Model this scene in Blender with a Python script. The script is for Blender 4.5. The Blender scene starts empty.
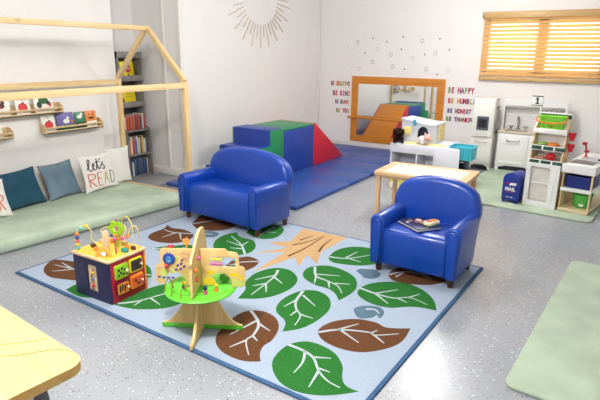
import bpy, bmesh, math, random
from mathutils import Vector, Matrix, Euler, noise as mnoise
random.seed(7)
PI = math.pi
scene = bpy.context.scene
COL = scene.collection

# ------------------------------------------------------------------ colour + materials
def lin(h):
    h = h.lstrip('#')
    o = []
    for i in (0, 2, 4):
        c = int(h[i:i+2], 16) / 255
        o.append(c / 12.92 if c <= .04045 else ((c + .055) / 1.055) ** 2.4)
    return tuple(o)

MATS = {}
def mat(name, hexc, rough=.55, var=.08, scale=14, bump=0.0, bscale=None, metal=0, coat=0, stretch=None, spec=.5, emit=0, trans=0):
    if name in MATS: return MATS[name]
    m = bpy.data.materials.new(name); m.use_nodes = True
    nt = m.node_tree; n = nt.nodes; l = nt.links
    p = n['Principled BSDF']
    c = lin(hexc)
    p.inputs['Roughness'].default_value = rough
    p.inputs['Metallic'].default_value = metal
    p.inputs['Coat Weight'].default_value = coat
    p.inputs['Coat Roughness'].default_value = .15
    p.inputs['Specular IOR Level'].default_value = spec
    tc = n.new('ShaderNodeTexCoord'); mp = n.new('ShaderNodeMapping')
    l.new(tc.outputs['Object'], mp.inputs['Vector'])
    if stretch: mp.inputs['Scale'].default_value = stretch
    nz = n.new('ShaderNodeTexNoise'); nz.inputs['Scale'].default_value = scale; nz.inputs['Detail'].default_value = 4
    l.new(mp.outputs['Vector'], nz.inputs['Vector'])
    rp = n.new('ShaderNodeValToRGB')
    rp.color_ramp.elements[0].position = .3; rp.color_ramp.elements[1].position = .7
    rp.color_ramp.elements[0].color = (*[x * (1 - var) for x in c], 1)
    rp.color_ramp.elements[1].color = (*[min(1, x * (1 + var)) for x in c], 1)
    l.new(nz.outputs['Fac'], rp.inputs['Fac']); l.new(rp.outputs['Color'], p.inputs['Base Color'])
    if bump:
        nb = n.new('ShaderNodeTexNoise'); nb.inputs['Scale'].default_value = bscale or scale * 4
        nb.inputs['Detail'].default_value = 3
        l.new(mp.outputs['Vector'], nb.inputs['Vector'])
        bp = n.new('ShaderNodeBump'); bp.inputs['Strength'].default_value = bump; bp.inputs['Distance'].default_value = .01
        l.new(nb.outputs['Fac'], bp.inputs['Height']); l.new(bp.outputs['Normal'], p.inputs['Normal'])
    if emit:
        p.inputs['Emission Color'].default_value = (*c, 1); p.inputs['Emission Strength'].default_value = emit
    if trans: p.inputs['Transmission Weight'].default_value = trans
    MATS[name] = m
    return m

def wood_mat(name, light, dark, axis='X', rough=.5, scale=3.0, knots=True, coat=.1):
    if name in MATS: return MATS[name]
    m = bpy.data.materials.new(name); m.use_nodes = True
    nt = m.node_tree; n = nt.nodes; l = nt.links; p = n['Principled BSDF']
    p.inputs['Roughness'].default_value = rough; p.inputs['Coat Weight'].default_value = coat
    tc = n.new('ShaderNodeTexCoord'); mp = n.new('ShaderNodeMapping'); l.new(tc.outputs['Object'], mp.inputs['Vector'])
    s = {'X': (.6, 9, 9), 'Y': (9, .6, 9), 'Z': (9, 9, .6)}[axis]
    mp.inputs['Scale'].default_value = s
    nz = n.new('ShaderNodeTexNoise'); nz.inputs['Scale'].default_value = scale; nz.inputs['Detail'].default_value = 6; nz.inputs['Distortion'].default_value = .6
    l.new(mp.outputs['Vector'], nz.inputs['Vector'])
    rp = n.new('ShaderNodeValToRGB'); e = rp.color_ramp.elements
    e[0].position = .28; e[1].position = .68
    e[0].color = (*lin(dark), 1); e[1].color = (*lin(light), 1)
    l.new(nz.outputs['Fac'], rp.inputs['Fac'])
    out = rp.outputs['Color']
    if knots:
        v = n.new('ShaderNodeTexVoronoi'); v.inputs['Scale'].default_value = 1.0
        mp2 = n.new('ShaderNodeMapping'); l.new(tc.outputs['Object'], mp2.inputs['Vector'])
        mp2.inputs['Scale'].default_value = {'X': (3, 8, 8), 'Y': (8, 3, 8), 'Z': (8, 8, 3)}[axis]
        l.new(mp2.outputs['Vector'], v.inputs['Vector'])
        r2 = n.new('ShaderNodeValToRGB'); r2.color_ramp.elements[0].position = .04; r2.color_ramp.elements[1].position = .13
        r2.color_ramp.elements[0].color = (.75, .75, .75, 1); r2.color_ramp.elements[1].color = (0, 0, 0, 1)
        l.new(v.outputs['Distance'], r2.inputs['Fac'])
        mx = n.new('ShaderNodeMix'); mx.data_type = 'RGBA'
        l.new(r2.outputs['Color'], mx.inputs['Factor']); l.new(out, mx.inputs['A'])
        mx.inputs['B'].default_value = (*[x * .55 for x in lin(dark)], 1)
        out = mx.outputs['Result']
    l.new(out, p.inputs['Base Color'])
    MATS[name] = m
    return m

def floor_mat():
    m = bpy.data.materials.new('speckled_epoxy'); m.use_nodes = True
    nt = m.node_tree; n = nt.nodes; l = nt.links; p = n['Principled BSDF']
    p.inputs['Roughness'].default_value = .27; p.inputs['Specular IOR Level'].default_value = .45
    tc = n.new('ShaderNodeTexCoord')
    base = n.new('ShaderNodeTexNoise'); base.inputs['Scale'].default_value = 1.3; base.inputs['Detail'].default_value = 5
    l.new(tc.outputs['Object'], base.inputs['Vector'])
    rp = n.new('ShaderNodeValToRGB'); e = rp.color_ramp.elements
    e[0].position = .3; e[1].position = .7
    e[0].color = (*lin('94989f'), 1); e[1].color = (*lin('a2a6ac'), 1)
    l.new(base.outputs['Fac'], rp.inputs['Fac'])
    out = rp.outputs['Color']
    # epoxy chips: some cells of a fine voronoi are white, some charcoal
    for sc, lo, hi, colr, size in ((95, .0, .065, 'dededd', .34), (105, .0, .10, '505258', .32), (52, 0, .02, 'e0e0de', .24), (60, 0, .04, '5e6066', .24)):
        v = n.new('ShaderNodeTexVoronoi'); v.inputs['Scale'].default_value = sc
        l.new(tc.outputs['Object'], v.inputs['Vector'])
        sp = n.new('ShaderNodeSeparateColor'); l.new(v.outputs['Color'], sp.inputs['Color'])
        a = n.new('ShaderNodeMath'); a.operation = 'LESS_THAN'; a.inputs[1].default_value = hi; l.new(sp.outputs['Red'], a.inputs[0])
        b = n.new('ShaderNodeMath'); b.operation = 'LESS_THAN'; b.inputs[1].default_value = size; l.new(v.outputs['Distance'], b.inputs[0])
        c = n.new('ShaderNodeMath'); c.operation = 'MULTIPLY'; l.new(a.outputs[0], c.inputs[0]); l.new(b.outputs[0], c.inputs[1])
        mx = n.new('ShaderNodeMix'); mx.data_type = 'RGBA'
        l.new(c.outputs[0], mx.inputs['Factor']); l.new(out, mx.inputs['A']); mx.inputs['B'].default_value = (*lin(colr), 1)
        out = mx.outputs['Result']
    l.new(out, p.inputs['Base Color'])
    nb = n.new('ShaderNodeTexNoise'); nb.inputs['Scale'].default_value = 45; l.new(tc.outputs['Object'], nb.inputs['Vector'])
    bp = n.new('ShaderNodeBump'); bp.inputs['Strength'].default_value = .12; bp.inputs['Distance'].default_value = .004
    l.new(nb.outputs['Fac'], bp.inputs['Height']); l.new(bp.outputs['Normal'], p.inputs['Normal'])
    return m

# ------------------------------------------------------------------ mesh builder
I4 = Matrix.Identity(4)
def TR(x, y, z): return Matrix.Translation((x, y, z))
def RX(a): return Matrix.Rotation(a, 4, 'X')
def RY(a): return Matrix.Rotation(a, 4, 'Y')
def RZ(a): return Matrix.Rotation(a, 4, 'Z')
# a plate drawn in x,y and thick in z, stood up so x->x, y->z, thickness -> -y (faces the camera side)
FRONT = RX(PI / 2)
# stood up so x->y, y->z, faces +x
SIDE = RZ(PI / 2) @ RX(PI / 2)

class MB:
    def __init__(s): s.bm = bmesh.new()
    def merge(s, tb, mx=I4, mi=0):
        for f in tb.faces: f.material_index = mi; f.smooth = True
        bmesh.ops.transform(tb, matrix=mx, verts=tb.verts)
        me = bpy.data.meshes.new('tmp'); tb.to_mesh(me); tb.free()
        s.bm.from_mesh(me); bpy.data.meshes.remove(me)
        return s
    def box(s, lo, hi, r=0, seg=2, mx=I4, mi=0):
        tb = bmesh.new(); bmesh.ops.create_cube(tb, size=1)
        sz = [max(1e-5, hi[i] - lo[i]) for i in range(3)]; c = [(hi[i] + lo[i]) / 2 for i in range(3)]
        for v in tb.verts: v.co = Vector([v.co[i] * sz[i] + c[i] for i in range(3)])
        if r:
            r = min(r, min(sz) * .49)
            bmesh.ops.bevel(tb, geom=list(tb.edges), offset=r, segments=seg, profile=.5, affect='EDGES')
        return s.merge(tb, mx, mi)
    def cyl(s, p, q, r, r2=None, n=16, mi=0, mx=I4, bev=0):
        p = Vector(p); q = Vector(q); d = q - p
        tb = bmesh.new()
        bmesh.ops.create_cone(tb, cap_ends=True, segments=n, radius1=r, radius2=r if r2 is None else r2, depth=d.length)
        if bev:
            es = [e for e in tb.edges if len(e.link_faces) == 2 and any(len(f.verts) > 4 for f in e.link_faces)]
            bmesh.ops.bevel(tb, geom=es, offset=bev, segments=2, profile=.5, affect='EDGES')
        m = Matrix.Translation((p + q) / 2) @ d.to_track_quat('Z', 'Y').to_matrix().to_4x4()
        return s.merge(tb, mx @ m, mi)
    def ball(s, c, r, sc=(1, 1, 1), mi=0, mx=I4, u=16, v=10):
        tb = bmesh.new(); bmesh.ops.create_uvsphere(tb, u_segments=u, v_segments=v, radius=r)
        return s.merge(tb, mx @ Matrix.Translation(c) @ Matrix.Diagonal((*sc, 1)), mi)
    def tube(s, pts, r, n=8, mi=0, mx=I4, closed=False, smooth=0, flat=1.0):
        P = [Vector(p) for p in pts]
        if smooth: P = catmull(P, smooth, closed)
        N = len(P); tb = bmesh.new(); rings = []; up = None
        for i in range(N):
            a = P[(i - 1) % N] if (closed or i) else P[i]; b = P[(i + 1) % N] if (closed or i < N - 1) else P[i]
            t = (b - a).normalized()
            if up is None:
                up = Vector((0, 0, 1)) if abs(t.z) < .9 else Vector((1, 0, 0))
            w = t.cross(up).normalized(); up = w.cross(t).normalized()
            rr = r[i] if isinstance(r, (list, tuple)) else r
            rings.append([tb.verts.new(P[i] + w * math.cos(2*PI*k/n) * rr + up * math.sin(2*PI*k/n) * rr * flat) for k in range(n)])
        for i in range(N if closed else N - 1):
            A = rings[i]; B = rings[(i + 1) % N]
            for k in range(n):
                tb.faces.new((A[k], A[(k+1) % n], B[(k+1) % n], B[k]))
        if not closed:
            tb.faces.new(list(reversed(rings[0]))); tb.faces.new(rings[-1])
        bmesh.ops.recalc_face_normals(tb, faces=tb.faces)
        return s.merge(tb, mx, mi)
    def lathe(s, prof, n=24, mi=0, mx=I4):
        tb = bmesh.new(); rings = []
        for r, z in prof:
            rings.append([tb.verts.new((max(r, 1e-4) * math.cos(2*PI*k/n), max(r, 1e-4) * math.sin(2*PI*k/n), z)) for k in range(n)])
        for A, B in zip(rings, rings[1:]):
            for k in range(n): tb.faces.new((A[k], A[(k+1) % n], B[(k+1) % n], B[k]))
        tb.faces.new(list(reversed(rings[0]))); tb.faces.new(rings[-1])
        bmesh.ops.recalc_face_normals(tb, faces=tb.faces)
        return s.merge(tb, mx, mi)
    def plate(s, loops, th, mx=I4, mi=0, bev=0.0, seg=2):
        """flat shape with holes (2D loops), thickness th centred on z=0"""
        cu = bpy.data.curves.new('tmp', 'CURVE'); cu.dimensions = '2D'; cu.fill_mode = 'BOTH'
        cu.extrude = max(th / 2 - bev, 1e-5); cu.bevel_depth = bev; cu.bevel_resolution = seg; cu.offset = -bev
        for lp in loops:
            sp = cu.splines.new('POLY'); sp.points.add(len(lp) - 1); sp.use_cyclic_u = True
            for i, p in enumerate(lp): sp.points[i].co = (p[0], p[1], 0, 1)
        return s._curve(cu, mx, mi)
    def text(s, body, size, mx=I4, mi=0, th=.002, align='CENTER', bold=0.0, shear=0, warp=None):
        cu = bpy.data.curves.new('tmp', 'FONT'); cu.body = body; cu.size = size; cu.extrude = th / 2; cu.offset = bold
        cu.align_x = align; cu.align_y = 'CENTER'; cu.shear = shear; cu.resolution_u = 3
        return s._curve(cu, mx, mi, warp)
    def _curve(s, cu, mx, mi, warp=None):
        ob = bpy.data.objects.new('tmp', cu); COL.objects.link(ob)
        dg = bpy.context.evaluated_depsgraph_get()
        me = bpy.data.meshes.new_from_object(ob.evaluated_get(dg))
        tb = bmesh.new(); tb.from_mesh(me); bpy.data.meshes.remove(me)
        bpy.data.objects.remove(ob); bpy.data.curves.remove(cu)
        bmesh.ops.remove_doubles(tb, verts=tb.verts, dist=1e-6)
        if warp:
            for v in tb.verts: v.co = warp(v.co)
        return s.merge(tb, mx, mi)
    def prism(s, poly, h, mx=I4, mi=0, r=0, seg=2):
        """extrude an x,y polygon from z=0 to h, all edges rounded by r"""
        tb = bmesh.new(); vs = [tb.verts.new((p[0], p[1], 0)) for p in poly]
        f = tb.faces.new(vs); e = bmesh.ops.extrude_face_region(tb, geom=[f])
        for v in e['geom']:
            if isinstance(v, bmesh.types.BMVert): v.co.z += h
        bmesh.ops.recalc_face_normals(tb, faces=tb.faces)
        if r:
            es = [x for x in tb.edges if x.calc_face_angle(0) > .6]
            bmesh.ops.bevel(tb, geom=es, offset=r, segments=seg, profile=.5, affect='EDGES')
        return s.merge(tb, mx, mi)
    def build(s, name, mats, parent=None, angle=38):
        me = bpy.data.meshes.new(name); s.bm.to_mesh(me); s.bm.free()
        for m in (mats if isinstance(mats, (list, tuple)) else [mats]): me.materials.append(m)
        me.set_sharp_from_angle(angle=math.radians(angle))
        ob = bpy.data.objects.new(name, me); COL.objects.link(ob)
        if parent: ob.parent = parent
        return ob

def catmull(P, k, closed=False):
    out = []; N = len(P)
    rng = N if closed else N - 1
    for i in range(rng):
        a = P[(i-1) % N] if (closed or i) else P[i]; b = P[i]; c = P[(i+1) % N]; d = P[(i+2) % N] if (closed or i < N - 2) else c
        for j in range(k):
            t = j / k
            out.append(.5 * ((2*b) + (c - a)*t + (2*a - 5*b + 4*c - d)*t*t + (3*b - a - 3*c + d)*t**3))
    if not closed: out.append(P[-1])
    return out

def rrect(x0, y0, x1, y1, r, n=5):
    o = []
    for cx, cy, a in ((x1-r, y1-r, 0), (x0+r, y1-r, 90), (x0+r, y0+r, 180), (x1-r, y0+r, 270)):
        for i in range(n + 1):
            t = math.radians(a + 90*i/n); o.append((cx + r*math.cos(t), cy + r*math.sin(t)))
    return o
def circ(x, y, r, n=24, ry=None): return [(x + r*math.cos(2*PI*i/n), y + (ry or r)*math.sin(2*PI*i/n)) for i in range(n)]

def thing(name, label, cat, loc=(0, 0, 0), rz=0, group=None):
    o = bpy.data.objects.new(name, None); COL.objects.link(o); o.empty_display_size = .1
    o.location = loc; o.rotation_euler = (0, 0, rz); o['label'] = label; o['category'] = cat
    if group: o['group'] = group
    return o
def tag(o, label, cat, group=None, loc=None):
    o['label'] = label; o['category'] = cat
    if group: o['group'] = group
    if loc: o.location = loc
    return o
def struct(o): o['kind'] = 'structure'; return o
def lab(o, t): o['label'] = t; return o
EXPO = 0.12
MIRX, MIRZ = -0.7, 0.4
LEAVES = [
('g',[(1.258,-0.809),(1.19,-0.804),(1.141,-0.756),(1.097,-0.674),(1.011,-0.6),(0.904,-0.574),(0.821,-0.592),(0.768,-0.669),(0.77,-0.783),(0.812,-0.874),(0.911,-0.953),(1.016,-0.971),(1.117,-0.938),(1.189,-0.883)],[[(0.768,-0.669),(0.866,-0.673),(0.945,-0.701),(1.023,-0.777),(1.099,-0.821),(1.174,-0.833)],[(0.872,-0.669),(0.918,-0.761),(0.933,-0.86)],[(0.94,-0.692),(1.017,-0.65)],[(1.012,-0.76),(1.073,-0.755)],[(1.023,-0.777),(1.053,-0.912)]]),
('b',[(0.742,-0.875),(0.695,-0.821),(0.667,-0.754),(0.668,-0.679),(0.625,-0.564),(0.546,-0.481),(0.444,-0.454),(0.365,-0.49),(0.334,-0.577),(0.36,-0.735),(0.418,-0.855),(0.517,-0.918),(0.62,-0.929),(0.688,-0.913)],[[(0.368,-0.493),(0.499,-0.585),(0.553,-0.697),(0.56,-0.769),(0.658,-0.867)],[(0.47,-0.571),(0.448,-0.771)],[(0.509,-0.589),(0.602,-0.614)],[(0.556,-0.71),(0.61,-0.735)],[(0.556,-0.766),(0.528,-0.867)]]),
('g',[(0.662,-0.579),(0.609,-0.478),(0.499,-0.415),(0.446,-0.323),(0.434,-0.203),(0.47,-0.085),(0.555,-0.036),(0.663,-0.078),(0.741,-0.201),(0.755,-0.355),(0.729,-0.488)],[[(0.475,-0.093),(0.515,-0.23),(0.576,-0.318),(0.644,-0.374),(0.68,-0.485)],[(0.51,-0.224),(0.498,-0.338)],[(0.508,-0.142),(0.652,-0.222)],[(0.592,-0.328),(0.593,-0.408)],[(0.631,-0.362),(0.723,-0.358)]]),
('g',[(0.729,-0.07),(0.661,-0.001),(0.584,0.034),(0.487,0.034),(0.359,0.09),(0.296,0.202),(0.317,0.301),(0.406,0.365),(0.539,0.35),(0.66,0.28),(0.738,0.144),(0.745,0.014)],[[(0.325,0.289),(0.418,0.158),(0.524,0.134),(0.619,0.105),(0.698,0.025)],[(0.407,0.186),(0.552,0.254)],[(0.418,0.158),(0.472,0.048)],[(0.537,0.127),(0.588,0.05)],[(0.586,0.129),(0.674,0.177)]]),
('g',[(0.197,-0.417),(0.156,-0.294),(0.075,-0.186),(0.048,-0.028),(0.103,0.104),(0.214,0.133),(0.335,0.049),(0.386,-0.084),(0.371,-0.23),(0.312,-0.335)],[[(0.144,0.083),(0.185,-0.007),(0.209,-0.138),(0.234,-0.327)],[(0.18,-0.001),(0.112,-0.136)],[(0.195,-0.027),(0.296,-0.077)],[(0.208,-0.139),(0.29,-0.243)],[(0.208,-0.139),(0.159,-0.222)]]),
('g',[(-0.619,0.528),(-0.66,0.421),(-0.625,0.261),(-0.494,0.114),(-0.349,0.103),(-0.24,0.18),(-0.255,0.32),(-0.369,0.446),(-0.486,0.455),(-0.555,0.472)],[[(-0.24,0.18),(-0.396,0.319),(-0.598,0.429)],[(-0.37,0.305),(-0.551,0.314)],[(-0.334,0.256),(-0.424,0.217)],[(-0.379,0.304),(-0.398,0.416)]]),
('g',[(-0.549,0.563),(-0.373,0.516),(-0.273,0.609),(-0.315,0.79),(-0.42,0.88),(-0.53,0.841),(-0.603,0.754)],[[(-0.443,0.836),(-0.424,0.632),(-0.384,0.529)],[(-0.426,0.684),(-0.341,0.714)]]),
('b',[(-0.209,-0.07),(-0.243,0.044),(-0.225,0.117),(-0.177,0.164),(-0.073,0.137),(-0.029,0.025),(-0.051,-0.088),(-0.109,-0.13)],[[(-0.071,0.127),(-0.162,0.043),(-0.186,-0.053)]]),
('g',[(0.681,0.658),(0.586,0.786),(0.483,0.856),(0.354,0.803),(0.289,0.676),(0.312,0.502),(0.378,0.441),(0.445,0.443),(0.58,0.499),(0.653,0.58)],[[(0.312,0.514),(0.44,0.565),(0.561,0.742)],[(0.424,0.57),(0.437,0.731)],[(0.458,0.57),(0.558,0.558)]]),
('g',[(1.28,0.152),(1.221,0.271),(1.117,0.371),(0.989,0.41),(0.866,0.361),(0.772,0.248),(0.764,0.12),(0.815,0.05),(0.921,0.008),(1.034,0.025),(1.119,0.1),(1.194,0.138)],[[(0.748,0.164),(0.88,0.148),(1.0,0.158),(1.081,0.222),(1.205,0.193)],[(0.877,0.154),(0.972,0.286)],[(0.882,0.143),(1.002,0.066)],[(1.071,0.215),(1.114,0.308)],[(1.022,0.17),(1.093,0.147)]]),
('b',[(1.233,-0.136),(1.123,-0.204),(1.037,-0.189),(0.925,-0.221),(0.834,-0.325),(0.816,-0.447),(0.889,-0.524),(1.009,-0.544),(1.122,-0.508),(1.213,-0.4),(1.248,-0.286)],[[(0.831,-0.47),(0.914,-0.378),(1.052,-0.313),(1.105,-0.315),(1.202,-0.23)],[(0.902,-0.386),(0.969,-0.26)],[(0.914,-0.378),(1.064,-0.44)],[(1.07,-0.317),(1.089,-0.264)],[(1.092,-0.318),(1.178,-0.366)]]),
('b',[(1.192,0.842),(1.09,0.859),(0.957,0.809),(0.84,0.657),(0.808,0.503),(0.874,0.407),(0.978,0.403),(1.073,0.45),(1.146,0.514),(1.195,0.635)],[[(0.822,0.472),(0.894,0.586),(1.058,0.64),(1.139,0.739)],[(0.876,0.469),(0.894,0.586)],[(0.994,0.615),(1.099,0.567)]]),
('b',[(-0.848,-0.678),(-1.0,-0.636),(-1.153,-0.654),(-1.305,-0.716),(-1.27,-0.806),(-1.18,-0.877),(-1.054,-0.907),(-0.935,-0.872),(-0.847,-0.818)],[[(-0.897,-0.692),(-1.056,-0.741),(-1.219,-0.77)],[(-1.056,-0.741),(-1.212,-0.719)],[(-1.037,-0.738),(-1.129,-0.847)]]),
('b',[(-1.25,0.319),(-1.199,0.221),(-1.187,0.08),(-1.107,-0.014),(-0.964,-0.02),(-0.841,0.054),(-0.825,0.19),(-0.905,0.284),(-1.053,0.311),(-1.156,0.285)],[[(-0.903,0.276),(-1.064,0.206),(-1.182,0.217)],[(-0.994,0.226),(-0.87,0.119)],[(-1.031,0.215),(-1.041,0.07)]]),
('g',[(-0.915,-0.154),(-0.874,-0.079),(-0.82,-0.019),(-0.743,0.069),(-0.616,0.079),(-0.509,0.025),(-0.499,-0.091),(-0.617,-0.151),(-0.781,-0.144)],[[(-0.905,-0.153),(-0.742,-0.065),(-0.528,0.012)],[(-0.742,-0.065),(-0.708,0.04)]]),
('g',[(-0.381,-0.913),(-0.386,-0.835),(-0.38,-0.74),(-0.352,-0.581),(-0.281,-0.493),(-0.178,-0.476),(-0.072,-0.562),(-0.043,-0.658),(-0.074,-0.766),(-0.186,-0.861),(-0.284,-0.9)],[[(-0.351,-0.892),(-0.274,-0.788),(-0.222,-0.633),(-0.156,-0.515)],[(-0.269,-0.777),(-0.251,-0.853)],[(-0.256,-0.726),(-0.133,-0.753)]]),
('b',[(-1.095,0.466),(-1.205,0.679),(-1.179,0.855),(-1.004,0.903),(-0.823,0.807),(-0.733,0.593),(-0.798,0.447),(-0.954,0.399)],[[(-1.088,0.471),(-1.01,0.634),(-0.86,0.78)]]),
('g',[(-0.492,-0.507),(-0.625,-0.411),(-0.77,-0.38),(-0.837,-0.451),(-0.791,-0.573),(-0.658,-0.625),(-0.544,-0.583)],[[(-0.511,-0.499),(-0.668,-0.507),(-0.768,-0.557)]]),
('g',[(-0.784,-0.961),(-0.801,-0.863),(-0.711,-0.799),(-0.58,-0.817),(-0.531,-0.904),(-0.622,-0.968)],[]),
('s',[(0.601,0.398),(0.608,0.447),(0.652,0.47),(0.704,0.493),(0.763,0.46),(0.78,0.4),(0.755,0.342),(0.703,0.325),(0.662,0.357)],[]),
('s',[(0.858,-0.115),(0.867,-0.081),(0.897,-0.04),(0.968,-0.006),(1.019,-0.032),(1.042,-0.092),(1.036,-0.133),(1.01,-0.107),(0.995,-0.154),(0.945,-0.197),(0.895,-0.166)],[[(0.923,-0.077),(0.97,-0.052),(1.012,-0.083)]]),
('s',[(-0.424,-0.246),(-0.454,-0.177),(-0.413,-0.136),(-0.332,-0.158),(-0.281,-0.231),(-0.302,-0.288),(-0.361,-0.288)],[]),
('s',[(-0.86,0.292),(-0.88,0.372),(-0.803,0.427),(-0.718,0.41),(-0.694,0.335),(-0.746,0.282),(-0.795,0.262)],[[(-0.828,0.331),(-0.75,0.371)]]),
('t',[(-0.216,0.94),(0.214,0.982),(0.212,0.785),(0.207,0.566),(0.309,0.346),(0.146,0.452),(0.226,0.225),(0.101,0.356),(0.018,-0.039),(-0.02,0.402),(-0.196,0.243),(-0.052,0.484),(-0.253,0.486),(-0.122,0.621)],[[(0.05,0.339),(0.063,0.568),(0.04,0.896)],[(-0.056,0.555),(0.002,0.69),(0.035,0.867)],[(0.191,0.554),(0.145,0.708),(0.126,0.867)],[(-0.071,0.681),(-0.042,0.836)]])]
# ------------------------------------------------------------------ camera
CAM_H = 1.5
def cam_axes(yaw, pitch, roll):
    c, s = math.cos, math.sin
    F = Vector((s(yaw)*c(pitch), c(yaw)*c(pitch), -s(pitch))); R = Vector((c(yaw), -s(yaw), 0)); U = R.cross(F)
    return c(roll)*R + s(roll)*U, -s(roll)*R + c(roll)*U, F
R_, U_, F_ = cam_axes(math.radians(-31.8), math.radians(15.865), math.radians(.69))
cd = bpy.data.cameras.new('camera'); cam = bpy.data.objects.new('camera', cd); COL.objects.link(cam)
m4 = Matrix((( R_.x, U_.x, -F_.x, 0), (R_.y, U_.y, -F_.y, 0), (R_.z, U_.z, -F_.z, CAM_H), (0, 0, 0, 1)))
cam.matrix_world = m4
cd.sensor_width = 36; cd.lens = 517.33 * 36 / 600; cd.clip_start = .05
scene.camera = cam

# ------------------------------------------------------------------ common materials
WALL = mat('painted_wall', 'f1eeec', rough=.7, var=.012, scale=3, bump=.05, bscale=160)
TRIM = mat('white_trim', 'ece8e2', rough=.45, var=.01, scale=4)
WHITE = mat('white_laminate', 'f0f0ef', rough=.35, var=.012, scale=6)
PINE_X = wood_mat('pine_x', 'ecd2a0', 'd9b579', 'X'); PINE_Y = wood_mat('pine_y', 'ecd2a0', 'd9b579', 'Y'); PINE_Z = wood_mat('pine_z', 'ecd2a0', 'd9b579', 'Z')
BIRCH = wood_mat('birch', 'ead3a8', 'd8b985', 'X', knots=False)
PALE_PLY = wood_mat('pale_ply', 'eedcb8', 'dfc596', 'X', knots=False, scale=2)
GREYWOOD = wood_mat('grey_wood', '8d8883', '6f6a66', 'Z', knots=False)
BLUE_LEATHER = mat('blue_vinyl', '063ea2', rough=.34, var=.05, scale=5, bump=.05, bscale=170, coat=.25)
DARKWOOD = wood_mat('dark_leg', '5b3323', '3d2018', 'Z', knots=False)
MAT_BLUE = mat('mat_vinyl_blue', '254c98', rough=.36, var=.06, scale=4, bump=.06, bscale=22)
BLK_BLUE = mat('block_vinyl_blue', '203e98', rough=.4, var=.05, scale=4, bump=.08, bscale=10)
BLK_GREEN = mat('block_vinyl_green', '13854f', rough=.4, var=.05, scale=4, bump=.08, bscale=10)
BLK_RED = mat('block_vinyl_red', 'cf1f30', rough=.4, var=.05, scale=4, bump=.1, bscale=9)
BLK_ORANGE = mat('block_vinyl_orange', 'e08a1e', rough=.4, var=.05, scale=4, bump=.08, bscale=10)
SAGE = mat('sage_plush', 'b0c0aa', rough=.9, var=.15, scale=3.6, bump=.25, bscale=120, spec=.15)
BLACK = mat('black_plastic', '1b1b1f', rough=.4, var=.05)
NAVY = mat('navy_plastic', '16246e', rough=.35, var=.05)
METAL = mat('brushed_metal', 'b9babc', rough=.3, var=.05, metal=.9)
SCREEN = mat('grey_screen', '6d7076', rough=.3, var=.04)
INK = mat('black_ink', '26242a', rough=.7, var=.03)

# ------------------------------------------------------------------ the room
b = MB(); b.box((-5.3, -3, -.1), (3, 7.8, 0)); struct(b.build('floor', floor_mat()))
b = MB(); b.box((-5.3, -3, 2.55), (3, 7.8, 2.65)); struct(b.build('ceiling', mat('ceiling_paint', 'f1f0ee', var=.01, rough=.8)))
b = MB()
b.box((-5.3, -3, 0), (-4.8, 3.88, 2.55)); b.box((-5.3, 3.88, 0), (-5.2, 4.5, 2.55)); b.box((-5.3, 4.5, 0), (-4.42, 7.8, 2.55))
struct(b.build('wall_left', WALL))
b = MB(); WX0, WX1, WZ0, WZ1 = -1.79, -.32, 1.26, 1.97
b.box((-4.42, 7.7, 0), (WX0, 7.8, 2.55)); b.box((WX1, 7.7, 0), (3, 7.8, 2.55)); b.box((WX0, 7.7, 0), (WX1, 7.8, WZ0)); b.box((WX0, 7.7, WZ1), (WX1, 7.8, 2.55))
struct(b.build('wall_far', WALL))
b = MB(); b.box((3, -3, 0), (3.1, 7.8, 2.55)); struct(b.build('wall_right', WALL))
b = MB(); b.box((-5.3, -3.1, 0), (3.1, -3, 2.55)); struct(b.build('wall_near', WALL))
b = MB(); b.box((-4.42, 7.685, 0), (3, 7.7, .115), r=.004); struct(b.build('baseboard_far', TRIM))
b = MB(); b.box((-5.2, 4.485, 0), (-4.42, 4.5, .115), r=.004); b.box((-4.42, 4.485, 0), (-4.405, 7.685, .115), r=.004); b.box((-5.2, 3.88, 0), (-5.185, 4.485, .115), r=.004)
b.box((-4.8, -3, 0), (-4.785, 3.88, .115), r=.004)
struct(b.build('baseboard_left', TRIM))
b = MB()                       # moulding round the jog in the wall
b.box((-4.70, 4.478, .115), (-4.66, 4.5, 2.55), r=.006); b.box((-4.45, 4.478, .115), (-4.405, 4.5, 2.55), r=.008); b.box((-4.42, 4.478, .115), (-4.40, 4.53, 2.55), r=.006)
struct(b.build('trim_1', TRIM))
b = MB(); b.box((-4.42, 7.62, .115), (-4.405, 7.7, 2.55), r=.004); struct(b.build('trim_2', TRIM))
# window: frame, mullion and bright daylight pane in the wall opening
b = MB()
for lo, hi in (((WX0, 7.72, WZ0), (WX0+.05, 7.79, WZ1)), ((WX1-.05, 7.72, WZ0), (WX1, 7.79, WZ1)), ((WX0, 7.72, WZ0), (WX1, 7.79, WZ0+.05)), ((WX0, 7.72, WZ1-.05), (WX1, 7.79, WZ1)), ((-1.14, 7.72, WZ0), (-1.0, 7.79, WZ1))):
    b.box(lo, hi, r=.004)
win = struct(b.build('window_1', TRIM))
b = MB(); b.box((WX0+.02, 7.785, WZ0+.02), (WX1-.02, 7.795, WZ1-.02)); b.build('window_pane', mat('daylit_pane', 'fff6e6', emit=3.0, var=.01), win)

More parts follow.
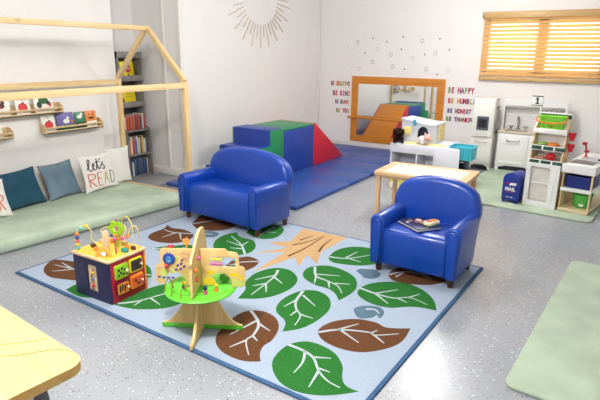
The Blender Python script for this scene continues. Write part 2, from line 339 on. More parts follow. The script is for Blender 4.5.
# ------------------------------------------------------------------ light: warm-white ceiling lamp, added fill lamps + daylight bounce
def area(name, loc, size, power, color=(1, .965, .92), rot=(0, 0, 0), spread=None):
    d = bpy.data.lights.new(name, 'AREA'); d.shape = 'DISK'; d.size = size; d.energy = power; d.color = color
    if spread: d.spread = spread
    o = bpy.data.objects.new(name, d); COL.objects.link(o); o.location = loc; o.rotation_euler = rot
    return o
def globe(name, loc, r, power, color=(1, .975, .95)):
    d = bpy.data.lights.new(name, 'POINT'); d.shadow_soft_size = r; d.energy = power; d.color = color
    o = bpy.data.objects.new(name, d); COL.objects.link(o); o.location = loc; return o
globe('lamp_and_fill', (-1.45, .95, 2.36), .11, 158)
globe('lamp_and_fill', (-2.3, 3.6, 2.36), .24, 50)  # added fill to lift the alcove and left wall, no known fixture
globe('lamp_and_fill', (-1.6, 5.6, 2.36), .2, 74)  # added fill to brighten the far end walls, no known fixture
globe('lamp_and_fill', (.6, -.3, 2.36), .16, 16)  # weak added fill behind the camera, no known fixture
w = bpy.data.worlds.new('world'); scene.world = w; w.use_nodes = True
w.node_tree.nodes['Background'].inputs[0].default_value = (.85, .92, 1, 1); w.node_tree.nodes['Background'].inputs[1].default_value = .5

scene.view_settings.view_transform = 'Standard'; scene.view_settings.look = 'None'
scene.view_settings.gamma = 1; scene.view_settings.use_curve_mapping = False
scene.view_settings.exposure = EXPO

# ------------------------------------------------------------------ rug
RUG_C = Vector((-2.065, 2.73)); RUG_A = math.radians(-2.0137); RUG_T = .012
RW, RD = 2.66, 2.0
b = MB()
b.box((-RW/2, -RD/2, 0), (RW/2, RD/2, RUG_T), r=.005, mi=0)
b.box((-RW/2+.022, -RD/2+.022, .001), (RW/2-.022, RD/2-.022, RUG_T+.0012), mi=1)
MI = {'g': 2, 'b': 3, 's': 4, 't': 5}
def flat(b, pts, z, mi):
    pts = [p for p in pts if True]
    pts = [(max(-RW/2+.025, min(RW/2-.025, p[0])), max(-RD/2+.025, min(RD/2-.025, p[1]))) for p in pts]
    cu = bpy.data.curves.new('tmp', 'CURVE'); cu.dimensions = '2D'; cu.fill_mode = 'BOTH'; cu.extrude = .0003
    sp = cu.splines.new('POLY'); sp.points.add(len(pts) - 1); sp.use_cyclic_u = True
    for i, p in enumerate(pts): sp.points[i].co = (p[0], p[1], 0, 1)
    b._curve(cu, TR(0, 0, z), mi)
def ribbon(b, pts, w0, w1, z, mi):
    P = catmull([Vector((p[0], p[1], 0)) for p in pts], 6); L = []; Rr = []
    for i, p in enumerate(P):
        t = (P[min(i+1, len(P)-1)] - P[max(i-1, 0)]).normalized(); nn = Vector((-t.y, t.x, 0))
        w_ = w0 + (w1 - w0) * i / (len(P) - 1)
        L.append(p + nn * w_); Rr.append(p - nn * w_)
    flat(b, [(q.x, q.y) for q in L + Rr[::-1]], z, mi)
for col, outl, veins in LEAVES:
    if col == 't': pts = outl
    else:
        P = [Vector((p[0], p[1], 0)) for p in outl]
        pts = [(q.x, q.y) for q in catmull(P + [P[0]], 6)[:-1]]
    flat(b, pts, RUG_T + .0018, MI[col])
    for k, v in enumerate(veins):
        if col == 't': ribbon(b, v, .009, .003, RUG_T + .0026, 3)
        else: ribbon(b, v, .010 if k == 0 else .0085, .003 if k == 0 else .0025, RUG_T + .0026, 6)
def pile(n, h, v=.1): return mat(n, h, rough=.95, var=v, scale=70, bump=.5, bscale=260, spec=.1)
rug = b.build('rug', [pile('rug_border', '44648a'), pile('rug_ground', 'a7b6c9', .05), pile('rug_green', '2d7030', .16), pile('rug_brown', '65422a', .16), pile('rug_slate', '5a7384'), pile('rug_tan', 'cba678', .07), pile('rug_vein', 'bec8ce', .04)])
tag(rug, 'pale blue rug patterned with green and brown leaves, in the middle of the grey floor', 'rug')
rug.location = (RUG_C.x, RUG_C.y, 0); rug.rotation_euler = (0, 0, RUG_A)

# ------------------------------------------------------------------ sage green floor mats
def soft_mat(name, poly, th, r):
    b = MB(); b.prism(poly, th, r=r, seg=3); return b.build(name, SAGE, angle=60)
m_ = tag(soft_mat('floor_mat', rrect(0, 0, 1.4, 1.9, .05), .022, .009), 'sage green plush mat lying alone on the open floor in the right foreground', 'floor mat', 'sage floor mats', (-.29, 2.295, 0))
m_.rotation_euler = (0, 0, -math.radians(3.6))
m2 = tag(soft_mat('floor_mat', rrect(-.70, -.90, .79, 1.1, .08), .02, .008), 'sage green mat under the blue mailbox and white toy kitchen', 'floor mat', 'sage floor mats', (-.82, 6.28, 0))
m2.rotation_euler = (0, 0, -math.radians(5))

# ------------------------------------------------------------------ folding gym mats
def gym_mat(y0, n, label):
    t = thing('folding_mat', label, 'gym mat', (-3.50, y0, 0), 0, 'blue folding gym mats')
    for k in range(n):
        b = MB(); b.box((-.895, k*.588+.002, 0), (.895, (k+1)*.588-.002, .042), r=.012, seg=3)
        # a slight sag line where the vinyl wrinkles
        p = b.build('panel', MAT_BLUE, t, angle=60)
    return t
gm1 = gym_mat(4.13, 3, 'blue folding gym mat running out from behind the loveseat')
gm2 = gym_mat(4.13 + 3*.588 + .004, 3, 'blue folding gym mat against the wall below the orange mirror')
for g_ in (gm1, gm2): g_.rotation_euler = (0, 0, 0)

# ------------------------------------------------------------------ soft play blocks (on the mats, z = .042)
ZM = .043
XL, XR = -4.02, -3.45
def block_thing(label, y): return thing('soft_play_block', label, 'soft play block', ((XL+XR)/2, y, ZM), 0, 'soft play climber')
HWX = (XR - XL) / 2
t = block_thing('blue and green padded three-step stair block at the near end of the climber', 4.40)
st = [(0, 0), (.775, 0), (.775, .585), (.505, .585), (.505, .4), (.255, .4), (.255, .2), (0, .2)]
b = MB(); b.prism(st, .012, mx=TR(HWX-.012, 0, 0) @ SIDE, r=.003); b.build('side_panel', BLK_GREEN, t); b = MB(); b.prism(st, .012, mx=TR(-HWX, 0, 0) @ SIDE, r=.003); b.build('side_panel', BLK_GREEN, t)
inner = [(p[0], p[1]) for p in st]
b = MB(); b.prism([(y + (.0 if y not in (0,) else -.002), z + (.003 if z else 0)) for y, z in st], 2*HWX-.02, mx=TR(-HWX+.01, 0, 0) @ SIDE, r=.008, seg=3); b.build('stair_tread', BLK_BLUE, t)
t = block_thing('tall blue padded cube with green top, between the stair block and red wedge', 5.18)
b = MB(); b.box((-HWX, .003, 0), (HWX, .717, .545), r=.012, seg=3); b.build('body', BLK_BLUE, t)
b = MB(); b.box((-HWX, .003, .542), (HWX, .717, .572), r=.012, seg=3); b.build('top_panel', BLK_GREEN, t)
t = block_thing('red and orange padded wedge ramp sloping toward the mirror', 5.90)
wd = [(0, 0), (.85, 0), (.85, .015), (.03, .57), (0, .57)]
b = MB(); b.prism(wd, .02, mx=TR(HWX-.02, 0, 0) @ SIDE, r=.006); b.build('side_panel', BLK_RED, t); b = MB(); b.prism(wd, .02, mx=TR(-HWX, 0, 0) @ SIDE, r=.006); b.build('side_panel', BLK_RED, t)
b = MB(); b.prism([(0.0, 0), (.853, 0), (.853, .019), (.03, .572), (0, .572)], 2*HWX-.038, mx=TR(-HWX+.019, 0, 0) @ SIDE, r=.008); b.build('ramp', BLK_ORANGE, t)

# ------------------------------------------------------------------ loveseat and armchair
def seat_thing(W, name, label, cat, loc, rz):
    t = thing(name, label, cat, loc, rz)
    hw = W / 2; zl = .065
    # seat body with soft front lip
    prof = [(-.225, zl), (-.232, .18), (-.238, .29), (-.222, .328), (-.17, .338), (.0, .332), (.16, .322), (.19, .30), (.19, zl)]
    b = MB(); b.prism([(p[0], p[1]) for p in prof], 2*hw - .17, mx=TR(-hw+.085, 0, 0) @ SIDE, r=.016, seg=3)
    b.build('seat', BLUE_LEATHER, t, angle=50)
    # arms: a flared front outline, rounded on top
    for s in (-1, 1):
        o = [(hw-.093, zl), (hw-.015, zl), (hw, .30), (hw+.004, .37)] + [(hw-.052 + .056*math.cos(a), .372 + .055*math.sin(a)) for a in [math.radians(q) for q in (15, 40, 65, 90, 115, 140, 165)]] + [(hw-.108, .36), (hw-.1, .30)]
        if s < 0: o = [(-x, z) for x, z in o][::-1]
        b = MB(); b.prism(o, .43, mx=TR(0, .18, 0) @ FRONT, r=.018, seg=3)
        arm = b.build('armrest', BLUE_LEATHER, t, angle=50)
        i_ = [(hw-.082, zl+.015), (hw-.024, zl+.015), (hw-.016, .33)] + [(hw-.052 + .036*math.cos(a), .365 + .034*math.sin(a)) for a in [math.radians(q) for q in (10, 50, 90, 130, 170)]] + [(hw-.088, .33)]
        if s < 0: i_ = [(-x, z) for x, z in i_][::-1]
        b = MB(); b.prism(i_, .016, mx=TR(0, -.246, 0) @ FRONT, r=.006, seg=2)
        b.tube([(x, -.262, z) for x, z in i_], .0045, n=6, closed=True)
        b.build('arm_panel', BLUE_LEATHER, arm, angle=50)
    # arched back
    N = 22; o = [(-hw+.07, .22), (-hw+.01, .34), (-hw-.005, .41)]
    for k in range(N + 1):
        x = -hw + (2*hw) * k / N; u = x / hw
        o.append((x, .462 + .175 * (max(0, 1 - abs(u)**2.35))**.48))
    o += [(hw+.005, .41), (hw-.01, .34), (hw-.07, .22)]
    b = MB(); b.prism(o, .125, mx=TR(0, .235, 0) @ TR(0, 0, .22) @ RX(-math.radians(7)) @ TR(0, 0, -.22) @ FRONT, r=.045, seg=5)
    bk = b.build('backrest', BLUE_LEATHER, t, angle=50)
    b = MB(); b.box((-hw+.03, .14, zl), (hw-.03, .235, .36), r=.02, seg=3); b.build('back_panel', BLUE_LEATHER, t, angle=50)
    for sx in (-1, 1):
        for y in (-.187, .187):
            x = sx * (hw - .055)
            b = MB(); b.cyl((x, y, 0), (x, y, zl+.012), .019, .026, n=16); b.build('leg', DARKWOOD, t)
    return t
seat_thing(.95, 'loveseat', 'wide blue vinyl child loveseat with an empty seat, in front of the play blocks', 'sofa', (-2.868, 3.52, RUG_T + .0032), math.radians(-4))
seat_thing(.63, 'armchair', 'blue vinyl child armchair with a book on its seat', 'armchair', (-1.062, 3.40, RUG_T + .0032), math.radians(-1.5))
# picture book and toy phone lying on the armchair
SEAT = RUG_T + .3425
t = thing('picture_book', 'dark navy picture book lying flat on the blue armchair seat', 'book', (-1.095, 3.34, SEAT), math.radians(-35))
b = MB(); b.box((-.122, -.098, .0), (.122, .098, .004), r=.001); b.box((-.122, -.098, .014), (.122, .098, .018), r=.001); b.box((-.122, .094, 0), (-.116, -.098, .018)) ; b.build('cover', mat('book_navy', '1d2450', rough=.4), t)
b = MB(); b.box((-.118, -.094, .004), (.119, .094, .014)); b.build('pages', mat('paper', 'efece4', rough=.8, var=.03), t)
b = MB()
for (x, y, r, mi) in ((-.06, .04, .03, 0), (-.02, .055, .022, 1), (.03, .05, .026, 0), (-.075, -.02, .02, 2), (-.03, 0, .02, 1), (.0, .02, .018, 2), (.075, .03, .018, 1), (-.05, -.06, .016, 0)):
    b.plate([circ(x, y, r, 14, r*.65)], .0006, mx=TR(0, 0, .0184), mi=mi)
b.build('cover_picture', [mat('pale_cream', 'e9d9cf'), mat('rose', 'b85a52'), mat('tan_print', 'c79a70')], t)
t = thing('toy_phone', 'small white and orange toy phone resting on the navy picture book', 'toy phone', (-1.015, 3.36, SEAT+.0188), math.radians(65))
b = MB(); b.prism(rrect(-.062, -.034, .062, .034, .028, 6), .026, r=.009, seg=3); b.build('body', mat('cream_plastic', 'f2e7c4', rough=.35), t)
b = MB(); b.prism(rrect(-.062, -.034, .062, .034, .028, 6), .006, mx=TR(0, 0, -.0001), r=.002); b.build('base_rim', mat('leaf_green_plastic', '6ea534', rough=.4), t)
b = MB(); b.plate([rrect(.005, -.022, .05, .022, .012)], .003, mx=TR(0, 0, .026)); b.build('screen', mat('orange_print', 'e5912d'), t)
for x in (-.04, -.025, -.01):
    for y in (-.013, .0, .013):
        b = MB(); b.cyl((x, y, .025), (x, y, .029), .005, n=10); b.build('key', mat('red_button', 'd2493a'), t)
# ------------------------------------------------------------------ house-shaped bed frame
t = thing('house_bed_frame', 'pine house-shaped bed frame over the green mattress beside the left wall', 'bed frame', (-4.16, 2.525, 0))
HX, HY, PH, RH = .51, 1.275, 1.215, 1.74       # half width, half length, eave height, ridge height
S = .024
def beam(name, p, q, m, w=S, h=S, roll=0):
    p = Vector(p); q = Vector(q); d = q - p
    b = MB(); b.box((-d.length/2, -w, -h), (d.length/2, w, h), r=.003)
    o = b.build(name, m, t); o.location = (p + q) / 2
    o.rotation_euler = d.to_track_quat('X', 'Z').to_euler(); return o
for sx in (-1, 1):
    for sy in (-1, 1):
        b = MB(); b.box((sx*(HX-S)-S, sy*(HY-S)-S, 0), (sx*(HX-S)+S, sy*(HY-S)+S, PH), r=.003); b.build('post', PINE_Z, t)
        beam('rafter', (sx*(HX-S), sy*(HY-S), PH+.005), (sx*.018, sy*(HY-S), RH-.03), PINE_X, w=.021, h=.023)
    b = MB(); b.box((sx*(HX-S)-S*.9+sx*.0, -HY+2*S, PH-.058), (sx*(HX-S)+S*.9, HY-2*S, PH-.004), r=.003); b.build('eave_beam', PINE_Y, t)
b = MB(); b.box((-.022, -HY, RH-.046), (.022, HY, RH), r=.003); b.build('ridge_beam', PINE_Y, t)
for sy in (-1, 1):
    b = MB(); b.box((-HX+2*S, sy*(HY-.02)-.015, 0), (HX-2*S, sy*(HY-.02)+.015, .095), r=.004); b.build('end_board', PINE_X, t)
b = MB(); b.box((-HX+.01, -HY+2*S, 0), (-HX+.04, HY-2*S, .085), r=.004); b.build('back_rail', PINE_Y, t)

# mattress inside the frame
def mattress():
    pts = [(-4.62, 1.31), (-3.92, 1.31), (-3.885, 1.38), (-3.84, 1.84), (-3.74, 2.75), (-3.665, 3.55), (-3.668, 3.67), (-3.71, 3.742), (-4.62, 3.742)]
    b = MB(); b.prism([(x+4.16, y-2.8) for x, y in pts], .105, r=.04, seg=4)
    bm = b.bm
    o = b.build('floor_mattress', SAGE, angle=60)
    return tag(o, 'sage green plush floor mattress lying inside the pine house frame', 'mattress', loc=(-4.16, 2.8, 0))
mattress()
MT = .106

# ------------------------------------------------------------------ pillows
def pillow_h(u, v, th): return th * max(0, (1 - u*u) * (1 - v*v)) ** .42
def pillow(name, label, hw, hh, th, m, loc, lean, yaw, roll=0, seed=0, piping=None, group='pillows along the mattress', cat='pillow'):
    t = thing(name, label, cat, loc, 0, group)
    N = 26; bm = bmesh.new()
    def pos(i, j, sgn):
        u = -1 + 2*i/N; v = -1 + 2*j/N
        u = math.sin(u*PI/2); v = math.sin(v*PI/2)
        px = hw * u * (1 - .085*(1 - v*v)); pz = hh * v * (1 - .085*(1 - u*u))
        h = pillow_h(u, v, th)
        wr = .010 * mnoise.noise(Vector((u*2.2 + seed, v*2.2, seed*1.7))) * (h/th)
        return Vector((px, -sgn*(h + wr), pz))
    G = {}
    for sgn in (1, -1):
        for i in range(N+1):
            for j in range(N+1):
                edge = i in (0, N) or j in (0, N)
                k = (i, j, 0 if edge else sgn)
                if k not in G: G[k] = bm.verts.new(pos(i, j, sgn))
        for i in range(N):
            for j in range(N):
                q = []
                for a, c in ((i, j), (i+1, j), (i+1, j+1), (i, j+1)):
                    e = a in (0, N) or c in (0, N); q.append(G[(a, c, 0 if e else sgn)])
                try: bm.faces.new(q if sgn > 0 else q[::-1])
                except ValueError: pass
    bmesh.ops.recalc_face_normals(bm, faces=bm.faces)
    # local frame: x along the pillow, -y out of its face, z up; stand on lower edge, lean back, face +X
    MXP = RZ(PI/2 + yaw) @ RX(-lean) @ TR(0, 0, hh) @ RY(roll)
    b = MB(); b.merge(bm, MXP); cov = b.build('cover', m, t, angle=70)
    if piping:
        e = []
        for i in range(N): e.append(pos(i, 0, 1))
        for j in range(N): e.append(pos(N, j, 1))
        for i in range(N): e.append(pos(N-i, N, 1))
        for j in range(N): e.append(pos(0, N-j, 1))
        b = MB(); b.tube(e, .005, n=6, closed=True, mx=MXP); b.build('piping', piping, t)
    def warp(x, z, off=.003):
        u = x / (hw*.96); v = z / (hh*.96)
        u = max(-.99, min(.99, u)); v = max(-.99, min(.99, v))
        wr = .010 * mnoise.noise(Vector((u*2.2 + seed, v*2.2, seed*1.7))) * (pillow_h(u, v, th)/th)
        return Vector((x, -(pillow_h(u, v, th) + wr) - off, z))
    return t, MXP, warp
def strokes(t, MXP, warp, sets, r, m, name, kz=1):
    for k, (pts, mm) in enumerate(sets):
        b = MB()
        for pl in pts:
            P = [Vector((x, 0, z)) for x, z in pl]
            if len(P) > 2 and kz: P = catmull(P, 5)
            elif len(P) == 2: P = [P[0].lerp(P[1], i/6) for i in range(7)]
            b.tube([warp(p.x, p.z) for p in P], r, n=6, mx=MXP)
        b.build(name, mm or m, t)
FAB = dict(rough=.95, spec=.12)
TEAL = mat('teal_velvet', '2b5063', var=.18, scale=7, bump=.2, bscale=160, **FAB)
SLATE = mat('slate_blue_velvet', '6d8494', var=.16, scale=6, bump=.2, bscale=160, **FAB)
WLINEN = mat('white_linen', 'ebe8e2', var=.03, scale=9, bump=.2, bscale=220, **FAB)
WCUSH = mat('white_cotton', 'eeece6', var=.02, scale=6, bump=.15, bscale=120, **FAB)
ORLET = mat('orange_letter', 'd8653c', rough=.9, var=.05); CORAL = mat('coral_letter', 'd24f4a', rough=.9, var=.05)
SANDL = mat('sand_letter', 'd9b35e', rough=.9); GREYGREEN = mat('greygreen_letter', '7c8f83', rough=.9)
NAVYPIPE = mat('navy_piping', '2a3340', rough=.9); BROWNPIPE = mat('brown_piping', '6e5a48', rough=.9)
PX = -4.50
pillow('throw_pillow', 'white print pillow near the foot of the mattress, seen only in the mirror', .2, .19, .06, WLINEN, (PX-.03, 1.62, MT), .34, 0, roll=.05, seed=13)
# leftmost: white pillow with orange capital letters (only its edge is in frame)
pt = pillow('throw_pillow', 'white pillow with orange lettering, left of the teal pillow at the photo edge', .19, .17, .06, WLINEN, (PX+.09, 2.165, MT), .4, 0, roll=.04, seed=3)
sA = []
for i, ch in enumerate(('R', 'E', 'A', 'R')):
    x0 = -.15 + i*.075
    L = {'R': [[(0, -.11), (0, .02)], [(0, .02), (.04, .015), (.045, -.02), (.002, -.045)], [(.01, -.045), (.048, -.11)]], 'E': [[(0, -.11), (0, .02)], [(0, .02), (.04, .02)], [(0, -.045), (.035, -.045)], [(0, -.11), (.04, -.11)]], 'A': [[(0, -.11), (.024, .02)], [(.024, .02), (.048, -.11)], [(.01, -.06), (.038, -.06)]]}[ch]
    sA.append(([[(x+x0, z) for x, z in pl] for pl in L], None))
strokes(*pt, sA, .0045, ORLET, 'letter')
pillow('throw_pillow', 'dark teal velvet pillow with navy edging, second from the left on the mattress', .224, .176, .065, TEAL, (PX-.03, 2.525, MT), .4, .06, roll=-.03, seed=1, piping=NAVYPIPE)
pillow('throw_pillow', 'slate blue velvet pillow leaning between the teal pillow and the lettered white pillow', .185, .175, .055, SLATE, (PX-.055, 2.962, MT), .34, .1, roll=-.02, seed=5, piping=BROWNPIPE)
pt = pillow('throw_pillow', "white pillow reading let's READ in black script and coloured capitals", .21, .19, .045, WLINEN, (PX+.008, 3.345, MT), .2, .04, roll=-.02, seed=8)
# "let's" in brush script
S1 = [[(-.155, .055), (-.135, .075), (-.115, .12), (-.122, .135), (-.135, .115), (-.138, .06), (-.122, .035), (-.105, .05), (-.09, .072), (-.078, .085), (-.086, .095), (-.098, .075), (-.092, .045), (-.072, .042), (-.055, .075), (-.045, .115), (-.042, .13)],
      [(-.046, .11), (-.05, .06), (-.038, .04), (-.022, .06)], [(-.066, .1), (-.024, .105)], [(-.012, .13), (-.016, .115)],
      [(-.02, .06), (.002, .082), (.012, .095), (.004, .075), (.018, .055), (.008, .035), (-.012, .042)]]
S1 = [[(x*1.22+.03, (z-.085)*1.2+.085) for x, z in pl] for pl in S1]
strokes(*pt, [(S1, None)], .0048, INK, 'script_lettering')
RD_ = [([[(-.135, -.12), (-.14, .0)], [(-.14, 0), (-.085, -.005), (-.083, -.045), (-.137, -.06)], [(-.13, -.06), (-.072, -.125)]], CORAL),
       ([[(-.05, -.12), (-.052, .0)], [(-.052, .0), (-.01, .0)], [(-.05, -.055), (-.018, -.055)], [(-.05, -.12), (-.005, -.12)]], ORLET),
       ([[(.012, -.12), (.036, .0)], [(.036, .0), (.064, -.12)], [(.022, -.07), (.054, -.07)]], SANDL),
       ([[(.088, -.12), (.086, .0)], [(.086, .0), (.125, -.02), (.135, -.065), (.12, -.11), (.09, -.12)]], GREYGREEN)]
RD_ = [([[(x*1.15-.0, z*1.08-.004) for x, z in pl] for pl in a], m_) for a, m_ in RD_]
strokes(*pt, RD_, .0045, INK, 'letter')
pillow('cushion', "plain white cushion propped up behind the let's READ pillow", .16, .198, .03, WCUSH, (PX-.074, 3.635, MT), .06, .0, roll=.0, seed=11)

# ------------------------------------------------------------------ wall ledges with picture books
LEDGE = wood_mat('ledge_pine', 'e2cba2', 'cfae7c', 'Y', knots=False)
def ledge(label, y0, y1, z):
    t = thing('wall_ledge', label, 'book ledge', (-4.80, (y0+y1)/2, z), 0, 'wooden picture ledges on the left wall')
    h = (y1-y0)/2; D = .1
    b = MB(); b.box((0, -h, 0), (.012, h, .1), r=.003); b.build('back_board', LEDGE, t)
    b = MB(); b.box((.012, -h, 0), (D, h, .014), r=.003); b.build('shelf_board', LEDGE, t)
    for s in (-1, 1):
        b = MB(); b.prism([(.012, .014), (D, .014), (D, .062), (.05, .098), (.012, .1)], .012, mx=TR(0, s*(h-.006)+.006, 0) @ FRONT, r=.002); b.build('end_board', LEDGE, t)
    b = MB(); b.box((D-.011, -h+.012, .044), (D, h-.012, .062), r=.003); b.build('front_rail', LEDGE, t)
    b = MB(); b.box((D-.011, -h+.012, .0), (D, h-.012, .022), r=.003); b.build('front_lip', LEDGE, t)
ledge('upper pine ledge holding three white picture books, high on the left wall', 2.2, 3.14, .905)
ledge('lower pine ledge holding a purple book and an orange book', 2.925, 3.585, .715)
ledge('lower pine ledge cut off by the left edge of the photo', 1.95, 2.615, .715)
CVW = mat('cover_white', 'f3f1ec', rough=.35, var=.02)
def cover_book(label, yc, z, w, h, cover, art, group='picture books on the wall ledges'):
    """face-out book leaning on the ledge's back; art: list of (material, [2D loops]) or (material, text, size, x, y)"""
    t = thing('picture_book', label, 'book', (-4.80 + .066, yc, z + .0158), 0, group)
    L = RZ(PI/2) @ RX(-.16)
    b = MB(); b.box((-w/2, 0, 0), (w/2, .010, h), r=.0015, mx=L); b.build('cover', cover, t)
    for a in art:
        b = MB()
        if isinstance(a[1], str): b.text(a[1], a[2], mx=L @ TR(a[3], -.0006, a[4]) @ FRONT, th=.001)
        else:
            for lp in a[1]: b.plate([lp], .001, mx=L @ TR(0, -.0005, 0) @ FRONT)
        b.build('cover_art' if not isinstance(a[1], str) else 'cover_title', a[0], t)
AR = mat('art_red', 'd43a3f'); AG = mat('art_green', '2f6b3a'); AO = mat('art_orange', 'e58a35'); AB = mat('art_brown', '5a3526'); AY = mat('art_yellow', 'f2c83a'); AW = mat('art_white', 'f0efe8'); ADG = mat('art_dark_green', '234a2c')
APU = mat('art_purple', '6b62a6', rough=.35); ABK = mat('art_black', '222'.ljust(6, '2'))
cover_book('white picture book with a dark brown picture, leftmost on the upper ledge', 2.52, .905, .23, .185, CVW, [(AB, [circ(.03, .09, .04, 20, .024), circ(.055, .118, .018), circ(-.02, .085, .03, 20, .018)]), (ABK, [circ(.06, .122, .005, 10)]), (AR, [circ(.0, .075, .045, 18, .008)])])
def abc(label, yc, z): cover_book(label, yc, z, .135, .172, CVW, [(AO, 'a', .05, -.035, .14), (AG, 'b', .05, 0, .14), (SANDL, 'c', .05, .033, .14), (AR, [circ(0, .065, .045, 24, .04)]), (AG, [circ(.01, .108, .012, 12, .005)])])
abc('white abc book with a red circle, middle of the upper ledge', 2.755, .905)
cover_book('white picture book with a big green shape, right end of the upper ledge', 2.965, .905, .19, .18, CVW, [(AG, [circ(0, .115, .05, 20, .034)]), (ADG, [circ(-.045, .075, .026, 18, .03), circ(.045, .09, .02, 18, .02)]), (AR, [circ(.062, .072, .016, 16, .02)])])
abc('white abc book with a red circle, at the left end of the lower ledge', 2.993, .715)
cover_book('purple picture book with a white bird, on the lower ledge', 3.175, .715, .185, .17, APU, [(AW, [circ(.01, .085, .035, 20, .022), circ(.03, .115, .014), [(.04, .12), (.055, .114), (.04, .11)]]), (AG, [rrect(-.09, .002, .09, .05, .004)]), (AY, [circ(-.04, .035, .02, 14, .012), circ(.05, .03, .024, 14, .012)]), (AO, [circ(.075, .08, .012)])])
cover_book('green picture book with a pale animal, on the lower ledge', 3.345, .715, .115, .165, mat('art_mid_green', '2f7a58', rough=.35), [(AW, [circ(-.005, .115, .03, 20, .02), circ(.02, .14, .015)]), (ADG, [rrect(-.055, .002, .055, .06, .004)]), (AG, [circ(-.02, .04, .02), circ(.03, .03, .018)])])
cover_book('orange picture book with a smiling face, right end of the lower ledge', 3.475, .715, .125, .165, mat('art_bright_orange', 'ea8330', rough=.35), [(ABK, [circ(-.025, .13, .008), circ(.025, .13, .008), [(-.04, .1), (.04, .1), (.025, .082), (-.025, .082)]]), (AW, [rrect(-.06, .002, .06, .06, .004)]), (mat('art_grey', '9a978f'), [circ(.015, .03, .03, 16, .014)])])
cover_book('pale picture book on the ledge cut off by the left edge of the photo', 2.46, .715, .15, .165, CVW, [(AB, [circ(.03, .08, .03, 16, .02)]), (AO, [circ(.0, .12, .02)])])

# ------------------------------------------------------------------ bookcase in the alcove
BX, BY0, BY1 = -5.185, 4.045, 4.40
t = thing('bookcase', 'tall narrow grey bookcase in the alcove behind the bed frame', 'bookcase', (BX, (BY0+BY1)/2, 0))
hy = (BY1-BY0)/2; DL, DU = .29, .22
ZS = [.02, .285, .575]                # deep shelves, then display shelves
for s in (-1, 1):
    b = MB(); b.prism([(0, 0), (DL, 0), (DL, .60), (DU, .63), (DU, 1.49), (0, 1.49)], .016, mx=TR(0, s*(hy-.008)+.008, 0) @ FRONT, r=.002); b.build('side_panel', GREYWOOD, t)
b = MB(); b.box((.001, -hy+.016, 0), (.008, hy-.016, 1.48)); b.build('back_panel', GREYWOOD, t)
for z in ZS:
    b = MB(); b.box((.008, -hy+.016, z), (DL-.003, hy-.016, z+.018), r=.002); b.build('shelf', GREYWOOD, t)
for z in (.865, 1.165):
    b = MB(); b.box((.008, -hy+.016, z), (DU-.003, hy-.016, z+.016), r=.002); b.build('shelf', GREYWOOD, t)
    b = MB(); b.box((DU-.012, -hy+.001, z-.005), (DU+.014, hy-.001, z+.058), r=.003); b.build('shelf_lip', GREYWOOD, t)
b = MB(); b.box((0, -hy, 1.42), (DU+.005, hy, 1.49), r=.003); b.build('top_board', GREYWOOD, t)
YEL = mat('yellow_cover', 'f4dc1c', rough=.4, var=.03)
def bc_book(label, z, w, h, art, yc):
    t = thing('picture_book', label, 'book', (BX+DU-.075, yc, z + .002), 0, 'face-out books in the bookcase')
    L = RZ(PI/2) @ RX(-.14)
    b = MB(); b.box((-w/2, 0, 0), (w/2, .012, h), r=.0015, mx=L); b.build('cover', YEL, t)
    for m, lps in art:
        b = MB()
        for lp in lps: b.plate([lp], .001, mx=L @ TR(0, -.0005, 0) @ FRONT)
        b.build('cover_art', m, t)
bc_book('yellow picture book with a red round picture, top shelf of the grey bookcase', 1.1812, .2, .2, [(AR, [circ(.01, .12, .045, 20, .05), rrect(-.098, .005, -.06, .06, .002)]), (AW, [circ(.02, .115, .02, 16, .014)]), (ABK, [circ(.01, .045, .014)])], 4.25)
bc_book('plain yellow picture book with small print, second shelf of the grey bookcase', .8812, .24, .2, [(AR, [circ(-.08, .08, .022, 12, .014)]), (AB, [circ(-.075, .12, .014), circ(-.07, .05, .018, 12, .025)]), (mat('art_olive', 'b5a419'), [rrect(-.02, .09+.022*i, .09, .096+.022*i, .002) for i in range(4)] + [rrect(-.01, .03, .07, .036, .002)])], 4.225)
SP = ['c24b35', '8f2f2c', 'e0b04a', '3f5f8f', 'd9d2c3', '2f4a3a', 'b97a3c', '5f4a6a', 'cfc9b5', '26395e', 'a83a3a', '7b5a3c', 'e2ddd0', '38577d']
def spines(z, zlab, n_seed, hues, hmin, hmax, depth):
    rnd = random.Random(n_seed); y = BY0 + .02; k = 0
    names = {'c24b35': 'orange-red', '8f2f2c': 'dark red', 'e0b04a': 'mustard', '3f5f8f': 'blue', 'd9d2c3': 'cream', '2f4a3a': 'dark green', 'b97a3c': 'tan', '5f4a6a': 'plum', 'cfc9b5': 'beige', '26395e': 'navy', 'a83a3a': 'red', '7b5a3c': 'brown', 'e2ddd0': 'white', '38577d': 'steel blue'}
    order = ['first', 'second', 'third', 'fourth', 'fifth', 'sixth', 'seventh', 'eighth', 'ninth', 'tenth', 'eleventh', 'twelfth', 'thirteenth', 'fourteenth', 'fifteenth', 'sixteenth']
    items = []
    while True:
        w = rnd.uniform(.014, .028)
        if y + w > BY1 - .022: break
        items.append((y, w)); y += w + .0012
    n = len(items)
    for k, (y, w) in enumerate(items):
        c = hues[k % len(hues)]; h = rnd.uniform(hmin, hmax); d = rnd.uniform(.13, .16)
        b = MB(); b.box((-d, -w/2, 0), (0, w/2, h), r=.0015, mi=0); b.box((-d-.0002, -w/2+.002, .003), (-.002, w/2-.002, h+.0003), mi=1)
        o = b.build('paperback_book', [mat('spine_' + c, c, rough=.5), mat('paper', 'efece4', rough=.8)])
        tag(o, f'{names[c]} book, {order[n-1-k]} from the right on the {zlab} shelf of the grey bookcase', 'book', f'upright books on the {zlab} bookcase shelf', (BX + depth - rnd.uniform(.03, .05), y + w/2, z))
